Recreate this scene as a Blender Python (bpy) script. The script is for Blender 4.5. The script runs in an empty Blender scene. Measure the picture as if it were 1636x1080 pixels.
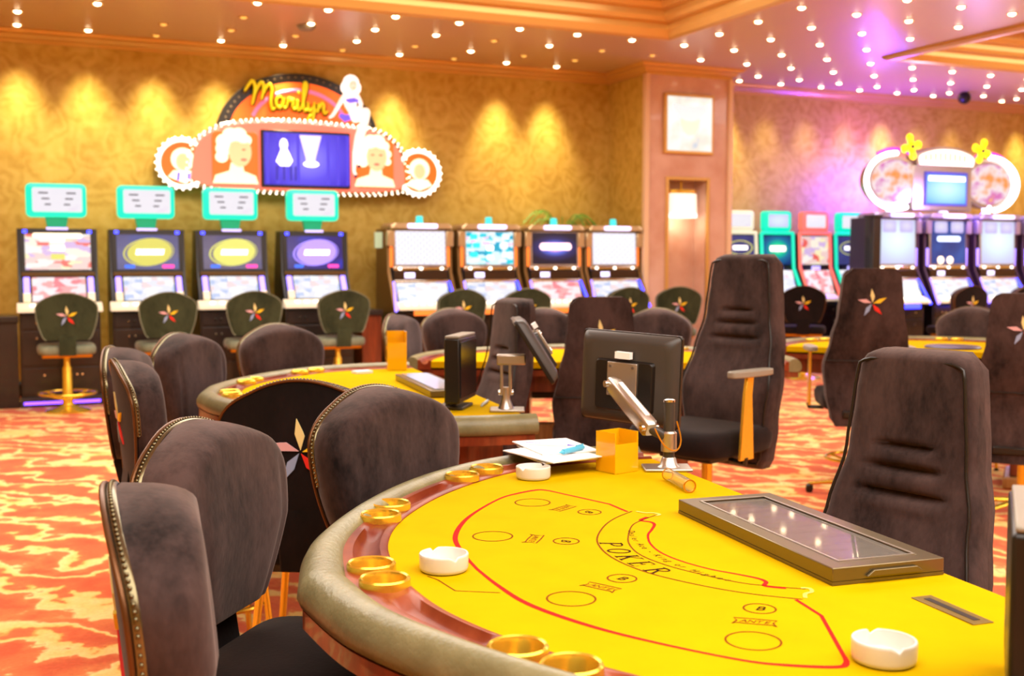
import bpy, bmesh, math, random
from mathutils import Vector, Matrix
random.seed(7)
sc = bpy.context.scene
COL = sc.collection
PI = math.pi

# ------------------------------------------------------------------ camera
EYE = 1.45
cam_d = bpy.data.cameras.new('camera'); cam = bpy.data.objects.new('camera', cam_d); COL.objects.link(cam)
cam_d.sensor_width = 36.0; cam_d.lens = 36.0 * 1800.0 / 1636.0
cam_d.clip_start = 0.02; cam_d.clip_end = 100
cam.location = (0, 0, EYE); cam.rotation_euler = (PI / 2 - math.atan(125 / 1800.0), 0, 0)
cam_d.dof.use_dof = True; cam_d.dof.focus_distance = 2.45; cam_d.dof.aperture_fstop = 4.6
sc.camera = cam
sc.cycles.max_bounces = 7; sc.cycles.diffuse_bounces = 3; sc.cycles.glossy_bounces = 3; sc.cycles.transmission_bounces = 6; sc.cycles.sample_clamp_indirect = 4.0
# ------------------------------------------------------------------ world + exposure
wd = bpy.data.worlds.new('world'); sc.world = wd; wd.use_nodes = True
wd.node_tree.nodes['Background'].inputs[0].default_value = (1.0, 0.92, 0.82, 1)
wd.node_tree.nodes['Background'].inputs[1].default_value = 0.15
sc.view_settings.view_transform = 'Standard'; sc.view_settings.look = 'None'
sc.view_settings.exposure = 0.42; sc.view_settings.gamma = 1.0
sc.view_settings.use_curve_mapping = False

# wall frame: s runs along the long wall, t comes out of it into the room
W0 = Vector((1.36, 14.64)); WA = math.radians(24)
DS = Vector((math.cos(WA), math.sin(WA))); DT = Vector((math.sin(WA), -math.cos(WA)))
def WF(s, t, z=0.0):
    p = W0 + DS * s + DT * t
    return Vector((p.x, p.y, z))
TW = -0.20          # the wall plane
ZC = 3.84           # the ceiling

def area(name, loc, sx, sy, power, col, rot=(0, 0, 0)):
    l = bpy.data.lights.new(name, 'AREA'); l.shape = 'RECTANGLE'; l.size = sx; l.size_y = sy
    l.energy = power; l.color = col
    o = bpy.data.objects.new(name, l); COL.objects.link(o); o.location = loc; o.rotation_euler = rot
    return o
COFFERS = [(-9.2, -0.76, 2.46, 8.2), (2.40, 8.4, 2.40, 8.2), (-9.2, -0.76, 10.4, 15.6), (2.40, 8.4, 10.4, 15.6)]
for (s0, s1, t0, t1), pw in zip(COFFERS, (430, 260, 430, 240)):
    area('coffer_fill', WF((s0 + s1) / 2, (t0 + t1) / 2, ZC + 0.30), (s1 - s0) - 1.1, (t1 - t0) - 1.1, pw, (1.0, 0.95, 0.87), (0, 0, WA))  # area fills added inside the coffers to brighten the whole room

# ------------------------------------------------------------------ materials
def lin(h):
    h = h.lstrip('#'); h = ''.join(c * 2 for c in h) if len(h) == 3 else h
    r = [int(h[i:i + 2], 16) / 255 for i in (0, 2, 4)]
    return tuple(c / 12.92 if c <= 0.04045 else ((c + 0.055) / 1.055) ** 2.4 for c in r) + (1.0,)
MATS = {}
def mat(name, col='#808080', rough=0.5, metal=0.0, emit=None, strength=0.0, spec=0.5, sheen=0.0, alpha=1.0, trans=0.0, coat=0.0, ior=1.45, bump=None, vary=None):
    if name in MATS: return MATS[name]
    m = bpy.data.materials.new(name); m.use_nodes = True
    nt = m.node_tree; b = nt.nodes['Principled BSDF']
    b.inputs['Base Color'].default_value = lin(col); b.inputs['Roughness'].default_value = rough
    b.inputs['Metallic'].default_value = metal; b.inputs['Specular IOR Level'].default_value = spec
    b.inputs['IOR'].default_value = ior
    b.inputs['Sheen Weight'].default_value = sheen; b.inputs['Alpha'].default_value = alpha
    b.inputs['Transmission Weight'].default_value = trans; b.inputs['Coat Weight'].default_value = coat
    if emit:
        b.inputs['Emission Color'].default_value = lin(emit); b.inputs['Emission Strength'].default_value = strength
    if vary or bump:
        tc = nt.nodes.new('ShaderNodeTexCoord')
        sc_, col2, lo, hi = vary if vary else (bump[0], col, 0.4, 0.6)
        n = nt.nodes.new('ShaderNodeTexNoise'); n.inputs['Scale'].default_value = sc_; n.inputs['Detail'].default_value = 6
        nt.links.new(tc.outputs['Object'], n.inputs['Vector'])
        if vary:
            r = nt.nodes.new('ShaderNodeValToRGB'); r.color_ramp.elements[0].position = lo; r.color_ramp.elements[1].position = hi
            r.color_ramp.elements[0].color = lin(col); r.color_ramp.elements[1].color = lin(col2)
            nt.links.new(n.outputs['Fac'], r.inputs['Fac']); nt.links.new(r.outputs['Color'], b.inputs['Base Color'])
        if bump:
            n2 = nt.nodes.new('ShaderNodeTexNoise'); n2.inputs['Scale'].default_value = bump[0]; n2.inputs['Detail'].default_value = 4
            nt.links.new(tc.outputs['Object'], n2.inputs['Vector'])
            bp = nt.nodes.new('ShaderNodeBump'); bp.inputs['Strength'].default_value = bump[1]; bp.inputs['Distance'].default_value = 0.01
            nt.links.new(n2.outputs['Fac'], bp.inputs['Height']); nt.links.new(bp.outputs['Normal'], b.inputs['Normal'])
    MATS[name] = m
    return m
def N(nt, kind, **kw):
    n = nt.nodes.new(kind)
    for k, v in kw.items():
        if hasattr(n, k): setattr(n, k, v)
        else: n.inputs[k].default_value = v
    return n
def ramp(nt, fac, stops, interp='LINEAR'):
    r = nt.nodes.new('ShaderNodeValToRGB'); cr = r.color_ramp; cr.interpolation = interp
    while len(cr.elements) < len(stops): cr.elements.new(0.5)
    for e, (p, c) in zip(cr.elements, stops): e.position = p; e.color = lin(c) if isinstance(c, str) else c
    nt.links.new(fac, r.inputs['Fac']); return r
def math_(nt, op, a, b=None):
    n = nt.nodes.new('ShaderNodeMath'); n.operation = op
    for i, v in enumerate((a, b)):
        if v is None: continue
        if isinstance(v, (int, float)): n.inputs[i].default_value = v
        else: nt.links.new(v, n.inputs[i])
    return n.outputs[0]

def carpet_mat():
    m = bpy.data.materials.new('carpet'); m.use_nodes = True; nt = m.node_tree; b = nt.nodes['Principled BSDF']
    b.inputs['Roughness'].default_value = 0.95; b.inputs['Sheen Weight'].default_value = 0.15; b.inputs['Specular IOR Level'].default_value = 0.1
    tc = N(nt, 'ShaderNodeTexCoord'); mp = N(nt, 'ShaderNodeMapping'); mp.inputs['Rotation'].default_value = (0, 0, math.radians(-24))
    nt.links.new(tc.outputs['Object'], mp.inputs['Vector'])
    # warp the coordinates so bands curl into scrolls
    n1 = N(nt, 'ShaderNodeTexNoise', Scale=2.5, Detail=2.0); nt.links.new(mp.outputs[0], n1.inputs['Vector'])
    sub = N(nt, 'ShaderNodeVectorMath', operation='SUBTRACT'); nt.links.new(n1.outputs['Color'], sub.inputs[0]); sub.inputs[1].default_value = (.5, .5, .5)
    scl = N(nt, 'ShaderNodeVectorMath', operation='SCALE'); nt.links.new(sub.outputs[0], scl.inputs[0]); scl.inputs['Scale'].default_value = 0.75
    add = N(nt, 'ShaderNodeVectorMath', operation='ADD'); nt.links.new(mp.outputs[0], add.inputs[0]); nt.links.new(scl.outputs[0], add.inputs[1])
    n2 = N(nt, 'ShaderNodeTexNoise', Scale=13.0, Detail=3.0); nt.links.new(mp.outputs[0], n2.inputs['Vector'])
    sub2 = N(nt, 'ShaderNodeVectorMath', operation='SUBTRACT'); nt.links.new(n2.outputs['Color'], sub2.inputs[0]); sub2.inputs[1].default_value = (.5, .5, .5)
    scl2 = N(nt, 'ShaderNodeVectorMath', operation='SCALE'); nt.links.new(sub2.outputs[0], scl2.inputs[0]); scl2.inputs['Scale'].default_value = 0.17
    add2 = N(nt, 'ShaderNodeVectorMath', operation='ADD'); nt.links.new(add.outputs[0], add2.inputs[0]); nt.links.new(scl2.outputs[0], add2.inputs[1])
    wv = N(nt, 'ShaderNodeTexWave', wave_type='BANDS', bands_direction='DIAGONAL', wave_profile='SIN', Scale=0.8, Distortion=2.5)
    nt.links.new(add2.outputs[0], wv.inputs['Vector'])
    vo = N(nt, 'ShaderNodeTexVoronoi', feature='SMOOTH_F1', Scale=3.4); nt.links.new(add2.outputs[0], vo.inputs['Vector'])
    v = math_(nt, 'ADD', math_(nt, 'MULTIPLY', wv.outputs['Fac'], 0.62), math_(nt, 'MULTIPLY', vo.outputs['Distance'], 0.75))
    r = ramp(nt, v, [(0.0, '#cf4a26'), (0.36, '#dd6436'), (0.46, '#e2723c'), (0.49, '#eaa24c'), (0.52, '#f2c76e'), (0.74, '#f4d48a'), (0.80, '#e07c42'), (1.0, '#d45a30')])
    hs = N(nt, 'ShaderNodeTexNoise', Scale=60.0, Detail=2.0); nt.links.new(mp.outputs[0], hs.inputs['Vector'])
    mx = N(nt, 'ShaderNodeMix', data_type='RGBA', blend_type='MULTIPLY'); mx.inputs[0].default_value = 0.35
    nt.links.new(r.outputs[0], mx.inputs[6]); rr = ramp(nt, hs.outputs['Fac'], [(0.3, '#c8b8a8'), (0.7, '#ffffff')]); nt.links.new(rr.outputs[0], mx.inputs[7])
    nt.links.new(mx.outputs[2], b.inputs['Base Color'])
    bp = N(nt, 'ShaderNodeBump', Strength=0.25, Distance=0.01); nt.links.new(hs.outputs['Fac'], bp.inputs['Height']); nt.links.new(bp.outputs[0], b.inputs['Normal'])
    return m
def paper_mat(name, c0, c1, c2):
    m = bpy.data.materials.new(name); m.use_nodes = True; nt = m.node_tree; b = nt.nodes['Principled BSDF']
    b.inputs['Roughness'].default_value = 0.55; b.inputs['Specular IOR Level'].default_value = 0.35
    tc = N(nt, 'ShaderNodeTexCoord')
    n1 = N(nt, 'ShaderNodeTexNoise', Scale=2.3, Detail=2.0); nt.links.new(tc.outputs['Object'], n1.inputs['Vector'])
    scl = N(nt, 'ShaderNodeVectorMath', operation='SCALE'); nt.links.new(n1.outputs['Color'], scl.inputs[0]); scl.inputs['Scale'].default_value = 0.8
    add = N(nt, 'ShaderNodeVectorMath', operation='ADD'); nt.links.new(tc.outputs['Object'], add.inputs[0]); nt.links.new(scl.outputs[0], add.inputs[1])
    vo = N(nt, 'ShaderNodeTexVoronoi', feature='F1', Scale=1.9); nt.links.new(add.outputs[0], vo.inputs['Vector'])
    sn = math_(nt, 'SINE', math_(nt, 'MULTIPLY', vo.outputs['Distance'], 26.0))
    n3 = N(nt, 'ShaderNodeTexNoise', Scale=9.0, Detail=4.0); nt.links.new(tc.outputs['Object'], n3.inputs['Vector'])
    v = math_(nt, 'ADD', math_(nt, 'MULTIPLY', sn, 0.12), n3.outputs['Fac'])
    r = ramp(nt, v, [(0.25, c0), (0.5, c1), (0.8, c2)])
    nt.links.new(r.outputs[0], b.inputs['Base Color'])
    return m
def velvet_mat(name, dark, light, sheen=0.35):
    m = bpy.data.materials.new(name); m.use_nodes = True; nt = m.node_tree; b = nt.nodes['Principled BSDF']
    b.inputs['Roughness'].default_value = 0.85; b.inputs['Specular IOR Level'].default_value = 0.15
    b.inputs['Sheen Weight'].default_value = sheen; b.inputs['Sheen Roughness'].default_value = 0.4; b.inputs['Sheen Tint'].default_value = lin('#d0c0b8')
    tc = N(nt, 'ShaderNodeTexCoord'); oi = N(nt, 'ShaderNodeObjectInfo')
    off = N(nt, 'ShaderNodeVectorMath', operation='ADD'); nt.links.new(tc.outputs['Object'], off.inputs[0])
    cmb = N(nt, 'ShaderNodeCombineXYZ'); nt.links.new(math_(nt, 'MULTIPLY', oi.outputs['Random'], 20.0), cmb.inputs[0]); nt.links.new(cmb.outputs[0], off.inputs[1])
    mp = N(nt, 'ShaderNodeMapping'); mp.inputs['Scale'].default_value = (1.4, 1.4, 0.7); nt.links.new(off.outputs[0], mp.inputs[0])
    n1 = N(nt, 'ShaderNodeTexNoise', Scale=3.6, Detail=5.0, Roughness=0.62); nt.links.new(mp.outputs[0], n1.inputs['Vector'])
    n2 = N(nt, 'ShaderNodeTexNoise', Scale=70.0, Detail=2.0); nt.links.new(mp.outputs[0], n2.inputs['Vector'])
    n4 = N(nt, 'ShaderNodeTexNoise', Scale=22.0, Detail=4.0, Roughness=0.7); nt.links.new(mp.outputs[0], n4.inputs['Vector'])
    v = math_(nt, 'ADD', math_(nt, 'MULTIPLY', n1.outputs['Fac'], 0.68), math_(nt, 'ADD', math_(nt, 'MULTIPLY', n2.outputs['Fac'], 0.10), math_(nt, 'MULTIPLY', n4.outputs['Fac'], 0.22)))
    r = ramp(nt, v, [(0.34, dark), (0.60, light), (0.75, light)])
    nt.links.new(r.outputs[0], b.inputs['Base Color'])
    bp = N(nt, 'ShaderNodeBump', Strength=0.12, Distance=0.004); nt.links.new(n2.outputs['Fac'], bp.inputs['Height']); nt.links.new(bp.outputs[0], b.inputs['Normal'])
    MATS[name] = m
    return m
def wood_mat(name, c0, c1, rough=0.3):
    m = bpy.data.materials.new(name); m.use_nodes = True; nt = m.node_tree; b = nt.nodes['Principled BSDF']
    b.inputs['Roughness'].default_value = rough; b.inputs['Coat Weight'].default_value = 0.3
    tc = N(nt, 'ShaderNodeTexCoord'); mp = N(nt, 'ShaderNodeMapping'); mp.inputs['Scale'].default_value = (1, 1, 0.12); nt.links.new(tc.outputs['Object'], mp.inputs[0])
    n1 = N(nt, 'ShaderNodeTexNoise', Scale=26.0, Detail=5.0, Distortion=0.8); nt.links.new(mp.outputs[0], n1.inputs['Vector'])
    r = ramp(nt, n1.outputs['Fac'], [(0.3, c0), (0.7, c1)]); nt.links.new(r.outputs[0], b.inputs['Base Color'])
    MATS[name] = m; return m
def screen_mat(name, stops, scale=3.0, strength=1.6, kind='voronoi', stretch=(1, 1, 1)):
    m = bpy.data.materials.new(name); m.use_nodes = True; nt = m.node_tree; b = nt.nodes['Principled BSDF']
    b.inputs['Base Color'].default_value = (0.01, 0.01, 0.012, 1); b.inputs['Roughness'].default_value = 0.15
    tc = N(nt, 'ShaderNodeTexCoord'); mp = N(nt, 'ShaderNodeMapping'); mp.inputs['Scale'].default_value = stretch; nt.links.new(tc.outputs['Generated'], mp.inputs[0])
    if kind == 'voronoi':
        t = N(nt, 'ShaderNodeTexVoronoi', feature='F1', distance='CHEBYCHEV', Scale=scale); nt.links.new(mp.outputs[0], t.inputs['Vector'])
        sp = N(nt, 'ShaderNodeSeparateColor'); nt.links.new(t.outputs['Color'], sp.inputs[0]); fac = sp.outputs[0]
    elif kind == 'noise':
        t = N(nt, 'ShaderNodeTexNoise', Scale=scale, Detail=2.0); nt.links.new(mp.outputs[0], t.inputs['Vector']); fac = t.outputs['Fac']
    elif kind == 'radial':
        t = N(nt, 'ShaderNodeTexGradient', gradient_type='SPHERICAL')
        mp.inputs['Location'].default_value = (-0.5 * stretch[0], -0.5 * stretch[1], -0.5 * stretch[2]); nt.links.new(mp.outputs[0], t.inputs['Vector']); fac = t.outputs['Fac']
    else:
        t = N(nt, 'ShaderNodeTexBrick', Scale=scale); t.inputs['Mortar Size'].default_value = 0.03; nt.links.new(mp.outputs[0], t.inputs['Vector']); fac = t.outputs['Fac']
    r = ramp(nt, fac, stops, 'CONSTANT' if kind == 'voronoi' else 'LINEAR')
    nt.links.new(r.outputs[0], b.inputs['Emission Color']); b.inputs['Emission Strength'].default_value = strength
    MATS[name] = m; return m

M_carpet = carpet_mat()
M_paper = paper_mat('gold_wallpaper', '#bb963a', '#c9a54a', '#d4b25a')
M_ceil = mat('ceiling_paint', '#c4a67e', 0.32, spec=0.55)
M_gold_trim = mat('gilded_moulding', '#d8ab5e', 0.32, 0.35)
M_ivory = mat('ivory_paint', '#f2e2c2', 0.5)
M_marble = mat('pink_marble', '#cf9f88', 0.22, vary=(3.0, '#deb6a2', 0.35, 0.7), coat=0.3)
M_pilaster = mat('peach_plaster', '#e6c49c', 0.45)
M_brown = velvet_mat('brown_velvet', '#0d0808', '#4a3936')
M_black_velvet = velvet_mat('black_velvet', '#0b0807', '#1c1312', 0.15)
M_green = velvet_mat('green_velvet', '#1e2415', '#3a402a')
M_greenseat = velvet_mat('sage_velvet', '#5c6350', '#8b9078')
M_gold = mat('polished_gold', '#f0c846', 0.26, 0.8)
M_gold_sat = mat('satin_gold', '#d99a2a', 0.34, 1.0)
M_brass_edge = mat('bronze_edge', '#5e3c1e', 0.35, 0.6)
M_stud = mat('antique_studs', '#6f684e', 0.25, 0.9)
M_chrome = mat('chrome', '#d8d4cc', 0.14, 1.0)
M_silver = mat('brushed_silver', '#b9b4aa', 0.32, 0.9)
M_black = mat('black_plastic', '#15120f', 0.35)
M_darkgrey = mat('charcoal_plastic', '#3a3530', 0.4)
M_grey = mat('taupe_plastic', '#8a8374', 0.4)
M_felt = mat('yellow_felt', '#c09800', 0.92, spec=0.03, bump=(420, 0.08), vary=(9.0, '#c69e00', 0.3, 0.7))
M_red_print = mat('red_print', '#d3241c', 0.9, spec=0.05)
M_line_print = mat('brown_print', '#7a420a', 0.9, spec=0.05)
M_dark_print = mat('black_print', '#3a2408', 0.9, spec=0.05)
M_white_print = mat('ivory_print', '#dcc45a', 0.9, spec=0.05)
M_leather = mat('olive_leather', '#6e6846', 0.36, bump=(90, 0.15), vary=(14, '#867f5a', 0.3, 0.75))
M_rose = mat('rosewood_lacquer', '#6a2410', 0.30, spec=0.16, vary=(8, '#964a2c', 0.35, 0.7))
M_wood = wood_mat('red_mahogany', '#5a1f0e', '#8a3a1a')
M_oak = wood_mat('golden_oak', '#8a5a2c', '#b98a4e', 0.4)
M_espresso = wood_mat('espresso_wood', '#110906', '#20120c', 0.4)
M_white = mat('white_melamine', '#dad6cd', 0.25, coat=0.3)
M_page = mat('white_paper', '#f5f1ee', 0.8)
M_acry = mat('amber_acrylic', '#ffb300', 0.08, trans=0.55, ior=1.2)
M_clear = mat('clear_acrylic', '#fff6dc', 0.05, trans=0.95, ior=1.25)
M_glass = mat('tray_glass', '#d6cec4', 0.04, trans=0.85, ior=1.45)
M_tray = mat('gunmetal_bronze', '#756a4e', 0.28, 0.8)
M_traywell = mat('tray_interior', '#332d27', 0.5, vary=(30, '#5a5146', 0.45, 0.6))
M_blue_ink = mat('cyan_marker', '#53b4d6', 0.35)
M_violet_ink = mat('violet_ink', '#5a4cc0', 0.4)
M_green_frame = mat('teal_frame', '#00c09a', 0.3, emit='#00e0b4', strength=0.75)
M_green_neck = mat('teal_neck', '#009f70', 0.35, emit='#00a070', strength=0.2)
M_pink_frame = mat('coral_frame', '#ff7f72', 0.3, emit='#ff7868', strength=0.45)
M_purple_neon = mat('purple_neon', '#8a5cff', 0.4, emit='#6a3cff', strength=4.0)
M_blue_neon = mat('blue_neon', '#3a48ff', 0.4, emit='#2a32ff', strength=4.5)
M_white_neon = mat('white_neon', '#ffffff', 0.4, emit='#fff0ff', strength=5.0)
M_bulb = mat('lit_bulb', '#fff3d0', 0.4, emit='#ffe9b8', strength=14.0)
M_bulb_dim = mat('dim_bulb', '#e8c88a', 0.4, emit='#ffc65a', strength=0.7)
M_bead = mat('marquee_bulb', '#fff6e4', 0.3, emit='#fff2dc', strength=2.4)
M_petal = [mat('cream_thread', '#e6d590', 0.7), mat('yellow_thread', '#f2c81c', 0.7), mat('red_thread', '#e0261a', 0.7), mat('blue_thread', '#8fa3c9', 0.7), mat('pink_thread', '#d9a9ae', 0.7)]
M_leaf = mat('palm_leaf', '#4f7a26', 0.5, vary=(12, '#86a83a', 0.35, 0.7))

# ------------------------------------------------------------------ mesh builder
class MB:
    def __init__(s): s.v = []; s.f = []
    def add(s, vs, fs):
        o = len(s.v); s.v += [tuple(v) for v in vs]; s.f += [tuple(i + o for i in f) for f in fs]; return s
    def box(s, x0, x1, y0, y1, z0, z1):
        return s.add([(x, y, z) for z in (z0, z1) for y in (y0, y1) for x in (x0, x1)], [(0, 2, 3, 1), (4, 5, 7, 6), (0, 1, 5, 4), (2, 6, 7, 3), (0, 4, 6, 2), (1, 3, 7, 5)])
    def loft(s, loops, cap0=True, cap1=True, closed=True):
        n = len(loops[0]); vs = [p for l in loops for p in l]; fs = []
        for k in range(len(loops) - 1):
            for i in range(n if closed else n - 1):
                j = (i + 1) % n; fs.append((k * n + i, k * n + j, (k + 1) * n + j, (k + 1) * n + i))
        if cap0: fs.append(tuple(range(n - 1, -1, -1)))
        if cap1: fs.append(tuple((len(loops) - 1) * n + i for i in range(n)))
        return s.add(vs, fs)
    def lathe(s, prof, n=24, c=(0, 0, 0), cap0=True, cap1=True, phase=0.0):
        return s.loft([[(c[0] + r * math.cos(2 * PI * i / n + phase), c[1] + r * math.sin(2 * PI * i / n + phase), c[2] + z) for i in range(n)] for r, z in prof], cap0, cap1)
    def cyl(s, p0, p1, r0, r1=None, n=14):
        return s.tube([p0, p1], [r0, r0 if r1 is None else r1], n)
    def tube(s, path, r, n=10, closed=False, squash=1.0):
        P = [Vector(p) for p in path]; m = len(P); R = r if isinstance(r, (list, tuple)) else [r] * m
        T = []
        for i in range(m):
            a = P[(i - 1) % m] if (closed or i > 0) else P[i]; b = P[(i + 1) % m] if (closed or i < m - 1) else P[i]
            T.append((b - a).normalized())
        up = Vector((0, 0, 1)) if abs(T[0].z) < 0.9 else Vector((1, 0, 0))
        u = T[0].cross(up).normalized(); loops = []
        for i in range(m):
            u = (u - T[i] * u.dot(T[i])); u = u.normalized() if u.length > 1e-6 else T[i].orthogonal().normalized()
            w = T[i].cross(u)
            loops.append([P[i] + (u * math.cos(2 * PI * k / n) + w * math.sin(2 * PI * k / n) * squash) * R[i] for k in range(n)])
        if closed: loops.append(loops[0])
        return s.loft(loops, not closed, not closed)
    def ell(s, c, rx, ry, rz, n=14, m=9):
        loops = []
        for k in range(m + 1):
            a = -PI / 2 + PI * (k + 0.001 if k == 0 else (k - 0.001 if k == m else k)) / m
            a = max(-PI / 2 + 0.06, min(PI / 2 - 0.06, a))
            loops.append([(c[0] + rx * math.cos(a) * math.cos(2 * PI * i / n), c[1] + ry * math.cos(a) * math.sin(2 * PI * i / n), c[2] + rz * math.sin(a)) for i in range(n)])
        return s.loft(loops)
    def prism(s, poly, vec):
        v = Vector(vec); a = [Vector(p) for p in poly]
        return s.loft([a, [p + v for p in a]])
    def ribbon(s, pts, w, z, closed=False, wf=None):
        m = len(pts); L = []; Rr = []
        for i in range(m):
            a = Vector(pts[(i - 1) % m] if (closed or i > 0) else pts[i]); b = Vector(pts[(i + 1) % m] if (closed or i < m - 1) else pts[i])
            t = (b - a).normalized(); nrm = Vector((-t.y, t.x)); ww = (wf(i / (m - 1)) if wf else w) / 2
            c = Vector(pts[i]); L.append((c.x + nrm.x * ww, c.y + nrm.y * ww, z)); Rr.append((c.x - nrm.x * ww, c.y - nrm.y * ww, z))
        vs = L + Rr; fs = [(i, (i + 1) % m, m + (i + 1) % m, m + i) for i in range(m if closed else m - 1)]
        return s.add(vs, fs)
    def xf(s, M):
        s.v = [tuple(M @ Vector(v)) for v in s.v]; return s
    def build(s, name, m, parent=None, ang=38, bevel=0.0, flat=False):
        me = bpy.data.meshes.new(name); me.from_pydata(s.v, [], s.f)
        if not flat:
            bm = bmesh.new(); bm.from_mesh(me); bmesh.ops.recalc_face_normals(bm, faces=bm.faces); bm.to_mesh(me); bm.free()
            me.polygons.foreach_set('use_smooth', [True] * len(me.polygons)); me.set_sharp_from_angle(angle=math.radians(ang))
        me.update(); me.materials.append(m)
        o = bpy.data.objects.new(name, me); COL.objects.link(o)
        if parent is not None: o.parent = parent
        if bevel > 0:
            bv = o.modifiers.new('bevel', 'BEVEL'); bv.width = bevel; bv.segments = 2; bv.limit_method = 'ANGLE'
        return o
def tag(o, label, cat, group=None):
    o['label'] = label; o['category'] = cat
    if group: o['group'] = group
    return o
def thing(name, label, cat, loc=(0, 0, 0), rz=0.0, group=None):
    o = bpy.data.objects.new(name, None); COL.objects.link(o); o.empty_display_size = 0.1
    o.location = loc; o.rotation_euler = (0, 0, rz); return tag(o, label, cat, group)
def struct(o): o['kind'] = 'structure'; return o
def kids(o): return [c for c in bpy.data.objects if c.parent is o]
def dup(o, label=None, loc=None, rz=None, group=None, parent=None):
    c = o.copy(); COL.objects.link(c)
    if parent is not None: c.parent = parent
    if label: c['label'] = label
    if group: c['group'] = group
    if loc is not None: c.location = loc
    if rz is not None: c.rotation_euler = (0, 0, rz)
    for k in kids(o): dup(k, parent=c)
    return c
def face(dx, dy): return math.atan2(dy, dx) - PI / 2
def sup(c, p): return math.copysign(abs(c) ** p, c)
def rrect(w, h, r, n=5, cx=0.0, cy=0.0):
    pts = []
    for (sx, sy, a0) in ((1, 1, 0), (-1, 1, 90), (-1, -1, 180), (1, -1, 270)):
        for k in range(n + 1):
            a = math.radians(a0 + 90 * k / n); pts.append((cx + sx * (w / 2 - r) + r * math.cos(a), cy + sy * (h / 2 - r) + r * math.sin(a)))
    return pts
def spline(pts, per=10):
    out = []; P = [Vector(p) for p in pts]
    for i in range(len(P) - 1):
        p0 = P[max(i - 1, 0)]; p1 = P[i]; p2 = P[i + 1]; p3 = P[min(i + 2, len(P) - 1)]
        for k in range(per):
            t = k / per
            out.append(0.5 * ((2 * p1) + (p2 - p0) * t + (2 * p0 - 5 * p1 + 4 * p2 - p3) * t * t + (3 * p1 - p0 - 3 * p2 + p3) * t ** 3))
    out.append(P[-1]); return out

# ------------------------------------------------------------------ setting
S0, S1, T1 = -10.5, 9.5, 17.5
def wquad(name, pts, m, thick):      # slab from four (s,t,z) corners, thickness given as an (s,t,z) offset
    a = [WF(*p) for p in pts]; b = [WF(p[0] + thick[0], p[1] + thick[1], p[2] + thick[2]) for p in pts]
    o = MB().loft([a, b]).build(name, m); return struct(o)
def floor_():
    b = MB(); c = [WF(S0, TW - .2), WF(S1, TW - .2), WF(S1, T1), WF(S0, T1)]
    b.loft([[(p.x, p.y, -0.12) for p in c], [(p.x, p.y, 0) for p in c]])
    return struct(b.build('floor', M_carpet))
floor_()
wquad('wall_back', [(S0, TW, 0), (S1, TW, 0), (S1, TW, ZC + .6), (S0, TW, ZC + .6)], M_paper, (0, -0.15, 0))
wquad('wall_left', [(S0, TW, 0), (S0, T1, 0), (S0, T1, ZC + .6), (S0, TW, ZC + .6)], M_paper, (-0.15, 0, 0))
wquad('wall_right', [(S1, TW, 0), (S1, T1, 0), (S1, T1, ZC + .6), (S1, TW, ZC + .6)], M_paper, (0.15, 0, 0))
wquad('wall_front', [(S0, T1, 0), (S1, T1, 0), (S1, T1, ZC + .6), (S0, T1, ZC + .6)], M_paper, (0, 0.15, 0))
def ceiling_():
    b = MB()
    ss = sorted({S0, S1} | {c[0] for c in COFFERS} | {c[1] for c in COFFERS}); ts = sorted({TW, T1} | {2.43, 8.2, 10.4, 15.6})
    for i in range(len(ss) - 1):
        for j in range(len(ts) - 1):
            cs, ct = (ss[i] + ss[i + 1]) / 2, (ts[j] + ts[j + 1]) / 2
            if any(c[0] < cs < c[1] and c[2] - .1 < ct < c[3] for c in COFFERS): continue
            q = [WF(ss[i], ts[j], ZC), WF(ss[i + 1], ts[j], ZC), WF(ss[i + 1], ts[j + 1], ZC), WF(ss[i], ts[j + 1], ZC)]
            b.loft([q, [p + Vector((0, 0, 0.02)) for p in q]])
    struct(b.build('ceiling', M_ceil, flat=True))
    q = [WF(S0, TW, ZC + .62), WF(S1, TW, ZC + .62), WF(S1, T1, ZC + .62), WF(S0, T1, ZC + .62)]
    struct(MB().loft([q, [p + Vector((0, 0, 0.05)) for p in q]]).build('ceiling', M_ivory, flat=True))
ceiling_()
def sweep_wall(name, path, prof, m):     # profile of (out, z) points carried along (s,t) corner path; out is to the left of travel
    n = len(path); loops = []
    for i, (s, t) in enumerate(path):
        dirs = []
        if i > 0: dirs.append((Vector(path[i]) - Vector(path[i - 1])).normalized())
        if i < n - 1: dirs.append((Vector(path[i + 1]) - Vector(path[i])).normalized())
        nr = [Vector((-q.y, q.x)) for q in dirs]
        k = nr[0] if len(nr) == 1 else (nr[0] + nr[1]) / (1 + nr[0].dot(nr[1]))
        loops.append([WF(s + k.x * o, t + k.y * o, z) for o, z in prof])
    return struct(MB().loft(loops).build(name, m, ang=25))
CS0, CS1, CT = -0.02, 1.20, 0.75        # the column
corn = [(0, ZC - .125), (.018, ZC - .125), (.022, ZC - .10), (.05, ZC - .085), (.075, ZC - .05), (.12, ZC - .035), (.13, ZC - .012), (.15, ZC - .012), (.15, ZC), (0, ZC)]
wallpath = [(S0, TW), (CS0, TW), (CS0, CT), (CS1, CT), (CS1, TW), (S1, TW)]
sweep_wall('trim_1', wallpath, corn, M_gold_trim)
base = [(0, 0), (.03, 0), (.03, .13), (.015, .16), (0, .16)]
sweep_wall('baseboard_back', [(S0, TW), (CS0, TW)], base, M_espresso)
sweep_wall('baseboard_right', [(CS1, TW), (S1, TW)], base, M_espresso)
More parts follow.
